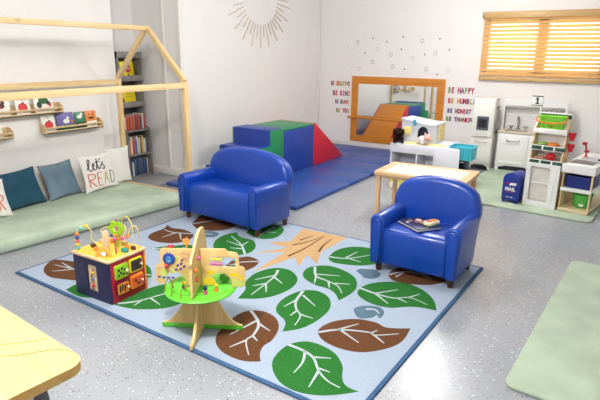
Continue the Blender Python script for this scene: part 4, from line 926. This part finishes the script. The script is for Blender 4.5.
sp_ = [(-.06, 0), (.06, 0), (.09, .155), (-.09, .155)]
basket_wall(b, TR(.12, 0, 0) @ RY(.19) @ SIDE, sp_, 4, 3); basket_wall(b, TR(-.12, 0, 0) @ RY(-.19) @ SIDE, sp_, 4, 3)
b.prism([(-.12, -.06), (.12, -.06), (.12, .06), (-.12, .06)], .005); b.build('basket_body', GP, t, angle=30)
b = MB(); b.plate([rrect(-.162, -.102, .162, .102, .015), rrect(-.148, -.088, .148, .088, .01)], .012, mx=TR(0, 0, .152), bev=.003); b.build('rim', GP, t, angle=30)
b = MB(); b.tube([(-.166, 0, .155), (-.175, -.05, .13), (-.17, -.108, .10), (-.12, -.118, .085), (0, -.118, .078), (.12, -.118, .085), (.17, -.108, .10), (.175, -.05, .13), (.166, 0, .155)], .008, n=8, smooth=5); b.build('handle', mat('orange_handle', 'e8742a', rough=.4), t)
b = MB()
for x, z, h in ((-.02, .05, 0), (.02, .06, 0), (.0, .04, 0)): b.ball((x, -.02, z), .025)
b.build('produce_inside', mat('tomato', 'c93a2c', rough=.4), t)
# produce
def fruit(name, label, cat, pos, specs, m, stem=True):
    t = thing(name, label, cat, pos, 0, 'toy food on the market stand')
    b = MB()
    for c, r, sc in specs: b.ball(c, r, sc)
    b.build('flesh', m, t)
    if stem:
        b = MB(); b.cyl((0, 0, specs[0][1]*1.25), (.004, 0, specs[0][1]*1.25+.014), .003, n=6); b.build('stem', AG, t)
fruit('toy_tomato', 'big round red toy tomato in the lowest tray of the market stand', 'toy food', on_market(.03, .06, .4705), [((0, 0, .04), .046, (1.05, .9, .87))], mat('toy_red', 'cb2230', rough=.3))
fruit('toy_mushroom', 'pinkish brown toy mushrooms left of the red tomato in the lowest tray', 'toy food', on_market(-.055, .05, .4705), [((0, 0, .022), .03, (1.3, 1, .73)), ((-.045, .0, .018), .022, (1.1, 1, .82))], mat('toy_mauve', 'b98a78', rough=.5), False)
fruit('toy_lettuce', 'flat light green toy leaf in the middle tray of the market stand', 'toy food', on_market(-.08, .085, .6105), [((0, 0, .016), .05, (1, .7, .3)), ((.02, .0, .028), .035, (1, .7, .35))], mat('toy_leaf_green', '8fc25a', rough=.6, bump=.5, bscale=60), False)
fruit('toy_orange_slice', 'flat orange toy food on the shelf behind the lettuce', 'toy food', on_market(.03, .09, .6105), [((0, 0, .02), .05, (1.2, .7, .4))], mat('toy_orange', 'e98a2b', rough=.5), False)

# ------------------------------------------------------------------ checkout counter
t = thing('checkout_counter', 'white and birch toy checkout counter with grey belt beside the market stand', 'toy checkout', (-.292, 5.54, KM), math.radians(-11))
hx, D, H = .138, .80, .475
b = MB()
for x in (-hx, hx-.016):
    for y in (0, D-.02): b.box((x, y, 0), (x+.016, y+.02, H-.08), r=.002)
b.box((-hx, .0, .06), (-hx+.01, D, .075)); b.build('frame', BIRCH, t)
b = MB(); b.box((-hx, .0, .02), (-hx+.012, D*.55, H-.06), r=.002); b.build('side_panel', BIRCH, t)
for z in (.02, .225):
    b = MB(); b.box((-hx, 0, z), (hx, D, z+.014), r=.002); b.box((-hx, -.008, z-.018), (hx, .004, z+.016), r=.002) ; b.build('shelf', WHITE if z > .1 else PALE_PLY, t)
b = MB(); b.box((-hx-.012, -.014, H-.085), (hx+.012, D+.01, H), r=.004); b.build('counter_top', WHITE, t)
b = MB(); b.box((-hx+.02, .03, H-.001), (hx-.02, .3, H+.005), r=.002); b.build('belt_frame', WHITE, t)
b = MB(); b.box((-hx+.035, .05, H+.003), (hx-.035, .28, H+.007), r=.001); b.build('belt', SCREEN, t)
b = MB(); b.box((-hx+.05, .36, H-.001), (hx-.08, .5, H+.006), r=.003); b.build('scale_plate', mat('light_grey_plate', 'b9bcc0', rough=.4), t)
CHKM = Matrix.Translation((-.292, 5.54, KM)) @ RZ(math.radians(-11))
def on_chk(x, y, z): return tuple(CHKM @ Vector((x, y, z)))
t = thing('card_reader', 'dark blue toy card reader standing on the checkout counter at the right edge', 'toy card reader', on_chk(.09, .4, H+.0005), math.radians(-11))
b = MB(); b.cyl((0, 0, 0), (0, 0, .012), .03, n=16); b.cyl((0, 0, .01), (.01, 0, .05), .008, n=8); b.build('base', NAVY, t)
b = MB(); b.box((-.018, -.012, 0), (.018, .012, .14), r=.006, mx=TR(.0, 0, .04) @ RY(.7)); b.build('reader_body', mat('dark_navy', '22305a', rough=.4), t)
t = thing('toy_scanner', 'red toy scanner standing on the checkout counter beside the market stand', 'toy scanner', on_chk(-.08, .5, H+.0005), math.radians(-11))
b = MB(); b.cyl((0, 0, 0), (0, 0, .01), .022, n=14); b.build('base', BLK_RED, t)
b = MB(); b.tube([(0, 0, .008), (.0, 0, .05), (-.01, 0, .1), (-.02, 0, .14)], .009, n=8, smooth=3); b.box((-.05, -.014, .125), (-.005, .014, .155), r=.005); b.box((-.02, -.012, .05), (.025, .012, .075), r=.005); b.build('scanner_body', mat('scanner_red', 'b8202c', rough=.4), t)
t = thing('storage_bin', 'dark blue plastic bin on the middle shelf of the checkout counter', 'bin', on_chk(.005, .2, .2395), math.radians(-11))
DB = mat('bin_blue', '1a2d78', rough=.35, var=.05)
b = MB(); b.prism(rrect(-.108, -.17, .108, .17, .02), .008, r=.002); b.plate([rrect(-.112, -.174, .112, .174, .02), rrect(-.106, -.168, .106, .168, .018)], .11, mx=TR(0, 0, .058)); b.plate([rrect(-.122, -.184, .122, .184, .025), rrect(-.106, -.168, .106, .168, .018)], .016, mx=TR(0, 0, .113), bev=.003); b.build('bin_body', DB, t, angle=30)
b = MB(); b.box((-.1, -.19, .095), (-.05, -.183, .112), r=.002); b.build('bin_latch', DB, t); b = MB(); b.box((.05, -.19, .095), (.1, -.183, .112), r=.002); b.build('bin_latch', DB, t)
t = thing('toy_bowl', 'translucent green bowl on the bottom shelf of the checkout counter', 'bowl', on_chk(.035, .15, .0345))
b = MB(); b.lathe([(.06, 0), (.078, .02), (.085, .07), (.09, .13), (.096, .134), (.096, .14), (.086, .138), (.08, .07), (.072, .024), (.0, .01)], 28); b.build('bowl_body', mat('bowl_green', '57b94a', rough=.25, var=.05), t, angle=50)
b = MB(); b.plate([circ(.0, .02, .022, 12, .018)], .002, mx=TR(0, -.0805, .02) @ FRONT); b.build('price_sticker', WHITE, t)

# ------------------------------------------------------------------ mailbox
t = thing('toy_mailbox', 'blue toy mailbox with rounded top lettered MAIL', 'toy mailbox', (-.885, 5.58, KM), math.radians(-14))
MBL = mat('mail_blue', '14318f', rough=.45, var=.04)
hx, D, H = .082, .22, .315
arc = [(-hx, .025), (hx, .025), (hx, H-.075)] + [(hx*math.cos(a), H-.075+.075*math.sin(a)) for a in [PI*i/12 for i in range(1, 12)]] + [(-hx, H-.075)]
b = MB(); b.prism(arc, D, mx=TR(0, D, 0) @ FRONT, r=.004); b.build('body', MBL, t)
b = MB(); b.prism([(x*1.04, z+.004 if z > .1 else z-.0) for x, z in arc], .014, mx=TR(0, .0, 0) @ FRONT, r=.003); b.build('front_panel', MBL, t)
for sx in (-1, 1):
    for y in (.0, D-.02):
        b = MB(); b.box((sx*(hx-.016)-.012, y-.008, 0), (sx*(hx-.016)+.012, y+.016, .028), r=.002); b.build('foot', MBL, t)
b = MB(); b.text('MAIL', .05, mx=TR(0.0, -.0148, .145) @ FRONT, th=.0012, bold=.0022); b.build('lettering', WHITE, t)
b = MB(); b.plate([[(-.018, .185), (.055, .19), (.06, .218), (-.002, .214)]], .0012, mx=TR(0, -.0148, 0) @ FRONT); b.box((-.035, -.0152, .058), (-.008, -.014, .064)); b.box((.006, -.0152, .058), (.033, -.014, .064)); b.build('white_emblem', WHITE, t)
b = MB(); b.plate([[(-.055, .196), (-.016, .198), (-.006, .212), (-.05, .206)]], .0012, mx=TR(0, -.0148, 0) @ FRONT); b.box((-.045, -.0152, .112), (.045, -.014, .118)); b.build('red_emblem', BLK_RED, t)
# ------------------------------------------------------------------ wooden activity cube on the rug
RT = RUG_T + .0032
t = thing('activity_cube', 'wooden activity cube with navy and red sides and bead wires on top', 'activity cube', (-2.625, 1.955, RT), math.radians(1))
hx, hy, H = .165, .14, .268
NV = mat('navy_paint', '1a1a48', rough=.4, var=.06); RD2 = mat('crimson_paint', 'b21632', rough=.4, var=.05); ORP = mat('orange_paint', 'eb8f23', rough=.4)
LIME = mat('lime_paint', '96c81f', rough=.4); TOPY = mat('top_yellow', 'e9c94a', rough=.45, var=.12, scale=22)
b = MB(); b.plate([[(-hx, 0), (hx, 0), (hx, H), (-hx, H)], rrect(-.045, .05, .045, .225, .006)], .012, mx=TR(0, -hy+.006, 0) @ FRONT, bev=.001); sd = b.build('navy_side', NV, t, angle=30)
b = MB(); b.box((-.052, -hy+.0135, .04), (.052, -hy+.0175, .232)); b.build('window_backing', mat('print_cream', 'ecd9b4', var=.25, scale=26), sd)
b = MB(); b.tube([(-.012, -hy+.008, .06), (.01, -hy+.004, .1), (-.014, -hy+.006, .14), (.012, -hy+.006, .2)], .004, n=6, smooth=4); b.build('window_wire', CORAL, sd)
for k, (z, m) in enumerate(((.085, AR), (.13, SLATE), (.175, AY))):
    b = MB(); b.ball((.0, -hy+.004, z), .011); b.build('window_bead', m, sd)
b = MB(); b.box((hx-.012, -hy+.012, 0), (hx, hy-.012, H), r=.001); rs = b.build('red_side', RD2, t)
b = MB(); b.box((-hx, hy-.012, 0), (hx+.003, hy, H), r=.001); b.build('orange_side', ORP, t)
b = MB(); b.box((-hx, -hy+.012, 0), (-hx+.012, hy-.012, H), r=.001); b.build('green_side', mat('leaf_paint', '4f9a3d', rough=.4), t)
b = MB(); b.prism(rrect(-hx-.01, -hy-.01, hx+.01, hy+.01, .012), .016, mx=TR(0, 0, H), r=.004); b.build('top_board', BIRCH, t)
b = MB(); b.prism(rrect(-hx+.008, -hy+.008, hx-.008, hy-.008, .01), .002, mx=TR(0, 0, H+.0158)); b.build('top_print', TOPY, t)
# four little doors on the red side
def door(y, z, m, face_m, spots, edge_lo):
    L = TR(hx, y, z) @ SIDE
    b = MB(); b.prism(rrect(-.05, -.045, .05, .045, .012), .014, mx=L, r=.003); d = b.build('door', m, t)
    b = MB(); b.prism(rrect(-.042, -.034, .042, .034, .01), .003, mx=L @ TR(0, 0, .0135)); b.build('door_panel', face_m, d)
    b = MB()
    for (x, w, r, ry) in spots: b.plate([circ(x, w, r, 12, ry)], .002, mx=L @ TR(0, 0, .0172))
    b.build('door_print', BLACK, d)
    b = MB(); b.ball((0, 0, .026), .008, mx=L @ TR(.03, 0, 0)); b.cyl((0, 0, .012), (0, 0, .026), .004, mx=L @ TR(.03, 0, 0), n=8); b.build('door_knob', mat('knob_cream', 'efe3c4'), d)
door(-.058, .195, LIME, LIME, [(-.025, .015, .009, .009), (.0, .02, .007, .009), (.018, .008, .006, .008), (-.012, -.005, .008, .008), (-.028, -.018, .007, .008), (.008, -.018, .009, .008), (.03, -.022, .006, .007)], 0)
door(.055, .2, mat('yellow_lime', 'd6d61f', rough=.4), mat('dark_print', '3f2a2c', rough=.5), [(0, 0, .012, .02)], 0)
door(-.058, .085, mat('dark_red_door', '5c1824', rough=.4), ORP, [(-.025, .0, .006, .028), (-.008, .006, .005, .026), (.01, -.002, .006, .028), (.026, .008, .004, .02)], 0)
door(.055, .09, ORP, mat('print_red_orange', 'd9552a', rough=.5), [(-.015, .008, .008, .008), (.005, -.014, .016, .006)], 0)
# top: bead wires and cut-out shapes
ZT = H + .018
WIRES = mat('wire_yellow', 'e6d27a', rough=.35); WIREP = mat('wire_magenta', 'c93a77', rough=.35)
def wire(pts, m, r=.0036, sm=6):
    b = MB(); b.tube([(x, y, ZT + z) for x, y, z in pts], r, n=6, smooth=sm); return b.build('bead_wire', m, t)
BEAD = {k: mat('bead_' + k, h, rough=.3) for k, h in (('orange', 'ef7f2a'), ('navy', '2a3f86'), ('coral', 'ea6656'), ('yellow', 'f0cf2e'), ('teal', '5bc4c0'), ('pink', 'd95a90'), ('green', '5aa83c'))}
def bead(p, k, parent, r=.0125):
    b = MB(); b.ball((p[0], p[1], ZT + p[2]), r, (1, 1, .85)); return b.build('bead', BEAD[k], parent)
w1 = wire([(-.145, -.11, -.002), (-.145, -.11, .05), (-.145, -.108, .115), (-.125, -.09, .15), (-.095, -.07, .15), (-.07, -.06, .12), (-.09, -.05, .07), (-.06, -.04, .03), (-.05, -.04, -.002)], WIRES)
for k, z in (('teal', .012), ('yellow', .034), ('coral', .056), ('navy', .079), ('orange', .102)): bead((-.145, -.11, z), k, w1, .0135)
bead((-.13, -.094, .138), 'teal', w1, .0125); bead((-.102, -.073, .153), 'yellow', w1, .0125)
w2 = wire([(-.06, .03, -.002), (-.05, .03, .06), (-.085, .02, .1), (-.05, .04, .125), (0, .05, .12), (.01, .05, .085), (-.02, .05, .07), (.03, .06, .05), (.04, .06, -.002)], WIRES)
bead((-.02, .05, .07), 'navy', w2); bead((.03, .06, .05), 'orange', w2, .011)
w3 = wire([(.145, .12, -.002), (.145, .12, .11), (.125, .105, .145), (.1, .09, .12), (.09, .08, .07), (.05, .07, .06), (.03, .07, .11), (.06, .08, .145), (.09, .07, .12), (.07, .05, .06), (.05, .045, .04)], WIRES)
bead((.09, .08, .075), 'orange', w3); bead((.05, .07, .062), 'coral', w3); bead((.03, .07, .1), 'teal', w3, .011); bead((.072, .055, .066), 'pink', w3)
w4 = wire([(.105, -.03, -.002), (.105, -.03, .05), (.10, -.02, .12)], WIREP, .0055, 3); bead((.105, -.03, .095), 'pink', w4); bead((.103, -.025, .115), 'orange', w4, .011)
wire([(-.03, .1, -.002), (-.03, .1, .165)], WIREP, .0045, 1)
w5 = wire([(-.02, .125, -.002), (0, .12, .15), (.05, .115, .19), (.1, .11, .14), (.1, .11, -.002)], WIRES)
# green tree-shaped cut-out, tall wooden post and orange arch
cl = []
for i in range(40):
    a = 2*PI*i/40; r = .052 + .006*math.cos(6*a); cl.append((r*math.cos(a), .125 + r*.85*math.sin(a)))
b = MB(); b.plate([cl, circ(.0, .12, .018, 14)], .012, mx=TR(.02, .055, ZT) @ RZ(.35) @ FRONT, bev=.002); b.box((-.012, .05, -.001), (.012, .062, .08), mx=TR(.02, 0, ZT)); b.build('green_tree', LIME, t, angle=30)
b = MB(); b.prism([(-.018, 0), (.018, 0), (.016, .14), (.008, .155), (-.008, .155), (-.016, .14)], .03, mx=TR(.062, -.055, ZT-.001) @ RZ(.5) @ FRONT, r=.004); b.build('wooden_post', BIRCH, t)
ao = [(.052*math.cos(a), .058*math.sin(a)) for a in [PI*i/14 for i in range(15)]]; ai = [(.03*math.cos(a), .034*math.sin(a)) for a in [PI*(14-i)/14 for i in range(15)]]
b = MB(); b.plate([ao + ai], .012, mx=TR(.085, -.105, ZT) @ RZ(.5) @ FRONT, bev=.002); b.build('orange_arch', mat('apricot', 'f0b04a', rough=.4), t, angle=30)
b = MB(); b.ball((.085, -.108, ZT+.016), .024, (1, .5, .75)); b.build('arch_animal', mat('print_white', 'eee6dc', var=.3, scale=60), t)
for (x, y, m, sx, sy) in ((-.1, -.03, AB, .03, .014), (-.06, .09, AO, .03, .016), (.125, .02, mat('teal_paint', '2f9c8c'), .028, .018), (.02, .11, BIRCH, .025, .014), (.1, .06, AO, .02, .012), (-.12, .05, BIRCH, .03, .012), (-.03, -.06, AO, .028, .014), (.14, .075, AB, .02, .012)):
    b = MB(); b.prism(circ(0, 0, sx, 16, sy), .022, mx=TR(x, y, ZT-.001), r=.003); b.build('animal_peg', m, t)

# ------------------------------------------------------------------ tree activity stand
t = thing('activity_tree', 'wooden tree activity stand with round green tray and bus shaped panel', 'activity stand', (-1.82, 1.918, RT), math.radians(28))
PLY = wood_mat('honey_ply', 'e8c888', 'd8b06c', 'Z', knots=False, scale=2)
GRT = mat('grass_green_paint', '62c834', rough=.4, var=.06, scale=18)
ZB = .238
def foot(hw, name, mx):
    o = [(-hw, 0), (hw, 0), (hw, ZB*.12)] + [(hw - (hw-.075)*(i/8), ZB*.12 + .19*(i/8)**2.0) for i in range(1, 9)] + [(.07, ZB), (-.07, ZB)] + [(-(hw - (hw-.075)*(i/8)), ZB*.12 + .19*(i/8)**2.0) for i in range(8, 0, -1)] + [(-hw, ZB*.12)]
    b = MB(); b.prism(o, .016, mx=mx @ TR(0, .008, 0) @ FRONT, r=.002); f = b.build(name, PLY, t)
    if name == 'green_foot_panel':
        b = MB(); b.box((-hw-.001, -.0088, .001), (hw+.001, .0088, .028), r=.001, mx=mx); b.build('green_edge', GRT, f)
foot(.225, 'green_foot_panel', I4); foot(.235, 'foot_panel', RZ(PI/2))
_before = set(t.children)
b = MB(); b.lathe([(.02, .2), (.183, .2), (.193, .204), (.196, .209), (.193, .214), (.183, .218), (.0, .218)], 48); tray = b.build('round_tray', GRT, t, angle=40)
b = MB()
for pts in ([(-.15, -.05), (-.1, -.11), (-.02, -.13), (.04, -.1), (0, -.06), (-.06, -.07)], [(.05, -.15), (.11, -.11), (.15, -.04), (.1, -.02), (.06, -.06)], [(-.14, .05), (-.08, .1), (-.03, .08), (-.06, .04)], [(.06, .06), (.11, .1), (.14, .05), (.1, .04)]):
    b.tube([(x, y, .2178) for x, y in pts], .003, n=6, smooth=6, flat=.5)
b.build('tray_groove', mat('groove_green', '3f9a1f', rough=.6), tray)
# bus panel (faces the front) with window and wheel cut-outs
bus = [(-.245, .24), (-.23, .222), (-.2, .222)] + [(-.14+.062*math.cos(a), .222+.075*math.sin(a)) for a in [PI*(8-i)/8 for i in range(1, 8)]] + [(-.08, .222), (.055, .222)] + [(.115+.062*math.cos(a), .222+.078*math.sin(a)) for a in [PI*(8-i)/8 for i in range(1, 8)]] + [(.175, .222), (.232, .222), (.245, .235), (.245, .325), (.235, .338), (.215, .342), (.212, .40), (.20, .418), (.15, .424), (.14, .438), (-.1, .43), (-.2, .43), (-.214, .42), (-.214, .345), (-.235, .335), (-.245, .325)]
b = MB(); b.plate([bus, rrect(.055, .335, .195, .39, .005)], .014, mx=FRONT, bev=.0015); bp_ = b.build('bus_panel', PLY, t, angle=30)
DAB = {k: mat('dab_' + k, h, rough=.6) for k, h in (('yellow', 'f2cf2a'), ('lilac', '4d4a94'), ('pink', 'c98a8c'), ('pale_green', 'cfd86a'))}
for x, z, rx, rz_ in ((.05, .25, .035, .022), (.06, .3, .02, .014)):
    b = MB(); b.plate([circ(x, z, rx, 16, rz_)], .0012, mx=TR(0, -.0075, 0) @ FRONT); b.build('yellow_paint', DAB['yellow'], bp_)
b = MB()
b.plate([[(.16, .30), (.2, .31), (.243, .27), (.243, .255), (.2, .285), (.16, .285)]], .0012, mx=TR(0, -.0075, 0) @ FRONT); b.build('yellow_paint', DAB['yellow'], bp_)
b = MB(); b.plate([[(.18, .275), (.243, .25), (.243, .237), (.235, .226), (.18, .226)]], .0012, mx=TR(0, -.0076, 0) @ FRONT); b.build('pale_green_paint', DAB['pale_green'], bp_)
for x, z, rx, rz_ in ((-.2, .29, .02, .03), (-.13, .38, .02, .012), (-.15, .3, .02, .012)):
    b = MB(); b.plate([circ(x, z, rx, 14, rz_)], .0012, mx=TR(0, -.0076, 0) @ FRONT); b.build('pale_green_paint', DAB['pale_green'], bp_)
b = MB()
for x, z, a in ((-.225, .265, .5), (-.2, .262, .3), (-.175, .262, .1), (-.15, .262, -.1), (-.12, .335, .6), (-.1, .345, .4), (-.105, .315, .8), (-.085, .33, .5), (-.13, .31, .2), (-.095, .365, .9)):
    b.plate([[(-.009, -.005), (.008, -.006), (.009, .005), (-.008, .006)]], .0012, mx=TR(0, -.0078, 0) @ FRONT @ TR(x, z, 0) @ RZ(a))
b.build('violet_dabs', DAB['lilac'], bp_)
b = MB()
for pts in ([(-.11, .40), (-.08, .41), (-.05, .395), (-.07, .38), (-.1, .385)], [(-.1, .35), (-.085, .375), (-.055, .36), (-.05, .33), (-.07, .325)], [(-.235, .31), (-.2, .32), (-.17, .305), (-.15, .285)], [(-.04, .41), (-.02, .385), (-.035, .365)]):
    b.tube([(x, -.0075, z) for x, z in pts], .0022, n=6, smooth=6)
b.build('curl_lines', DAB['pink'], bp_)
# blue sun gear
gr = []
for i in range(24):
    a = 2*PI*i/24; r = .036 if i % 2 else .027; gr.append((r*math.cos(a), r*math.sin(a)))
b = MB(); b.plate([gr], .01, mx=TR(-.165, -.0125, .375) @ FRONT, bev=.001); ge = b.build('blue_gear', mat('gear_blue', '2440a0', rough=.4), t, angle=30)
b = MB(); b.tube([(-.165 + (.004+.014*i/16)*math.cos(i*.75), -.0185, .375 + (.004+.014*i/16)*math.sin(i*.75)) for i in range(17)], .002, n=6); b.build('gear_spiral', mat('spiral_cyan', '5fb8e0'), ge)
b = MB(); b.ball((-.178, -.018, .335), .012); b.build('red_knob', AR, t)
# abacus in the bus window
for z in (.376, .35):
    b = MB(); b.cyl((.05, 0, z), (.2, 0, z), .002, n=6); rod = b.build('abacus_rod', METAL, t)
    for k in range(6):
        b = MB(); b.cyl((.061+k*.0105, 0, z), (.0705+k*.0105, 0, z), .0095, n=10); b.build('abacus_bead', BEAD['yellow'] if z > .36 else BEAD['pink'], rod)
    b = MB(); b.cyl((.185, 0, z), (.2, 0, z), .006, n=8); b.build('abacus_stop', BEAD['teal'], rod)
# standing panel at right angles, rounded top
pr = [(-.165, .222)] + [(-.165, .34), (-.155, .37), (-.165, .40), (-.155, .44), (-.12, .47), (-.085, .51), (-.055, .548), (-.02, .56), (.02, .555), (.05, .535), (.085, .48), (.12, .43), (.145, .38), (.15, .32), (.15, .222)]
pr = [(-.17, .222), (-.17, .35), (-.16, .38), (-.17, .41), (-.145, .44), (-.10, .465), (-.05, .50), (.0, .528), (.05, .536), (.09, .528), (.12, .49), (.14, .43), (.155, .36), (.155, .222)]
b = MB(); b.plate([pr, circ(.07, .49, .008, 10), circ(.09, .43, .008, 10), circ(.0, .47, .008, 10)], .014, mx=TR(-.004, 0, 0) @ SIDE, bev=.002); vp_ = b.build('upright_panel', PLY, t, angle=30)
for (y, z, m) in ((-.12, .36, BEAD['orange']), (-.1, .3, BEAD['coral']), (-.05, .4, BEAD['pink'])):
    b = MB(); b.cyl((.0025, y, z), (.018, y, z), .012, n=12); b.build('side_peg', m, vp_)
# track figures, wires on the tray and flower on top
for pts in ([(-.17, -.09, .216), (-.165, -.085, .27), (-.15, -.06, .28), (-.14, -.04, .216)], [(-.12, -.14, .216), (-.115, -.12, .285), (-.08, -.09, .295), (-.06, -.08, .216)], [(-.06, -.17, .216), (-.06, -.15, .26), (-.02, -.12, .27), (-.01, -.1, .216)]):
    b = MB(); b.tube(pts, .0032, n=6, smooth=6); w_ = b.build('arch_wire', mat('bronze_wire', '9a7a3a', rough=.4), t)
for x, y, m1, m2 in ((.05, -.1, NAVY, BEAD['pink']), (-.08, -.05, BEAD['yellow'], NAVY), (.1, -.06, BEAD['yellow'], BEAD['orange']), (-.02, -.12, BEAD['yellow'], BEAD['green'])):
    b = MB(); b.cyl((x, y, .217), (x, y, .242), .011, .008, n=12); pg = b.build('track_peg', m2, t)
    b = MB(); b.ball((x, y, .252), .0115); b.build('peg_head', m1, pg)
b = MB(); b.ball((.12, .06, .245), .03, (1, .8, .85)); b.build('green_bug', mat('bug_green', '4d9a2f', rough=.4), t)
b = MB(); b.cyl((-.075, .02, .42), (-.075, .02, .455), .004, n=8); b.plate([[(.022*math.cos(2*PI*i/20)*(1 if i % 4 < 2 else .75), .022*math.sin(2*PI*i/20)*(1 if i % 4 < 2 else .75)) for i in range(20)]], .008, mx=TR(-.075, .02, .465) @ FRONT); b.build('orange_flower', mat('flower_orange', 'f0a04a'), t)
b = MB(); b.plate([[(-.02, .0), (-.008, .008), (0, .002), (.008, .01), (.02, .004), (.012, -.006), (-.012, -.008)]], .008, mx=TR(-.155, .0, .442) @ FRONT); b.cyl((-.155, 0, .425), (-.155, 0, .44), .003, n=6); b.build('red_butterfly', AR, t)

for _c in t.children:
    if _c not in _before: _c.location.z += ZB - .2

# ------------------------------------------------------------------ big table at the lower left corner
t = thing('activity_table', 'large blond wood table with a dark metal leg cut off by the lower left corner', 'table', (-1.9, .42, 0), math.radians(6))
TOPW = wood_mat('blond_top', 'ddc380', 'd5b66d', 'X', knots=False, scale=1.2)
EDGE = wood_mat('edge_band', 'd9b064', 'c7984c', 'X', knots=False)
t.location = (-1.892, .507, 0); t.rotation_euler = (0, 0, math.radians(-5))
TZ = .6
b = MB(); b.prism(rrect(-.6, -.375, .6, .375, .055, 8), .004, mx=TR(0, 0, TZ-.004), r=.0015); b.build('table_top', TOPW, t)
b = MB(); b.prism(rrect(-.6, -.375, .6, .375, .055, 8), .03, mx=TR(0, 0, TZ-.034), r=.004); b.build('edge_band', EDGE, t)
LEG = mat('grey_steel', '55565a', rough=.4, metal=.5)
for sx in (-1, 1):
    for sy in (-1, 1):
        b = MB(); b.cyl((sx*.5, sy*.26, TZ-.034), (sx*.55, sy*.31, .0), .022, .017, n=14); b.build('leg', LEG, t)
    b = MB(); b.cyl((sx*.505, -.265, TZ-.10), (sx*.505, .265, TZ-.10), .006, n=8); b.build('brace_rod', METAL, t)
cordm = mat('clear_cord', 'b5a06a', rough=.25)
TM = Matrix.Translation((-1.892, .507, 0)) @ RZ(math.radians(-5))
inv = TM.inverted()
def on_table(p): q = inv @ Vector((p[0], p[1], TZ)); return (q.x, q.y, 0)
CP = [(-1.70, .62), (-1.625, .68), (-1.56, .735), (-1.50, .80), (-1.475, .835)]
CP2 = [(-1.66, .58), (-1.55, .66), (-1.46, .73), (-1.40, .805), (-1.345, .83), (-1.30, .815), (-1.285, .78)]
b = MB()
for c in (CP, CP2): b.tube([Vector(on_table(p)) + Vector((0, 0, TZ + .0014)) for p in c], .0012, n=5, smooth=6)
tag(b.build('cord', cordm), 'thin loose cord lying across the blond table at the lower left', 'cord', loc=(-1.892, .507, 0)).rotation_euler = (0, 0, math.radians(-5))
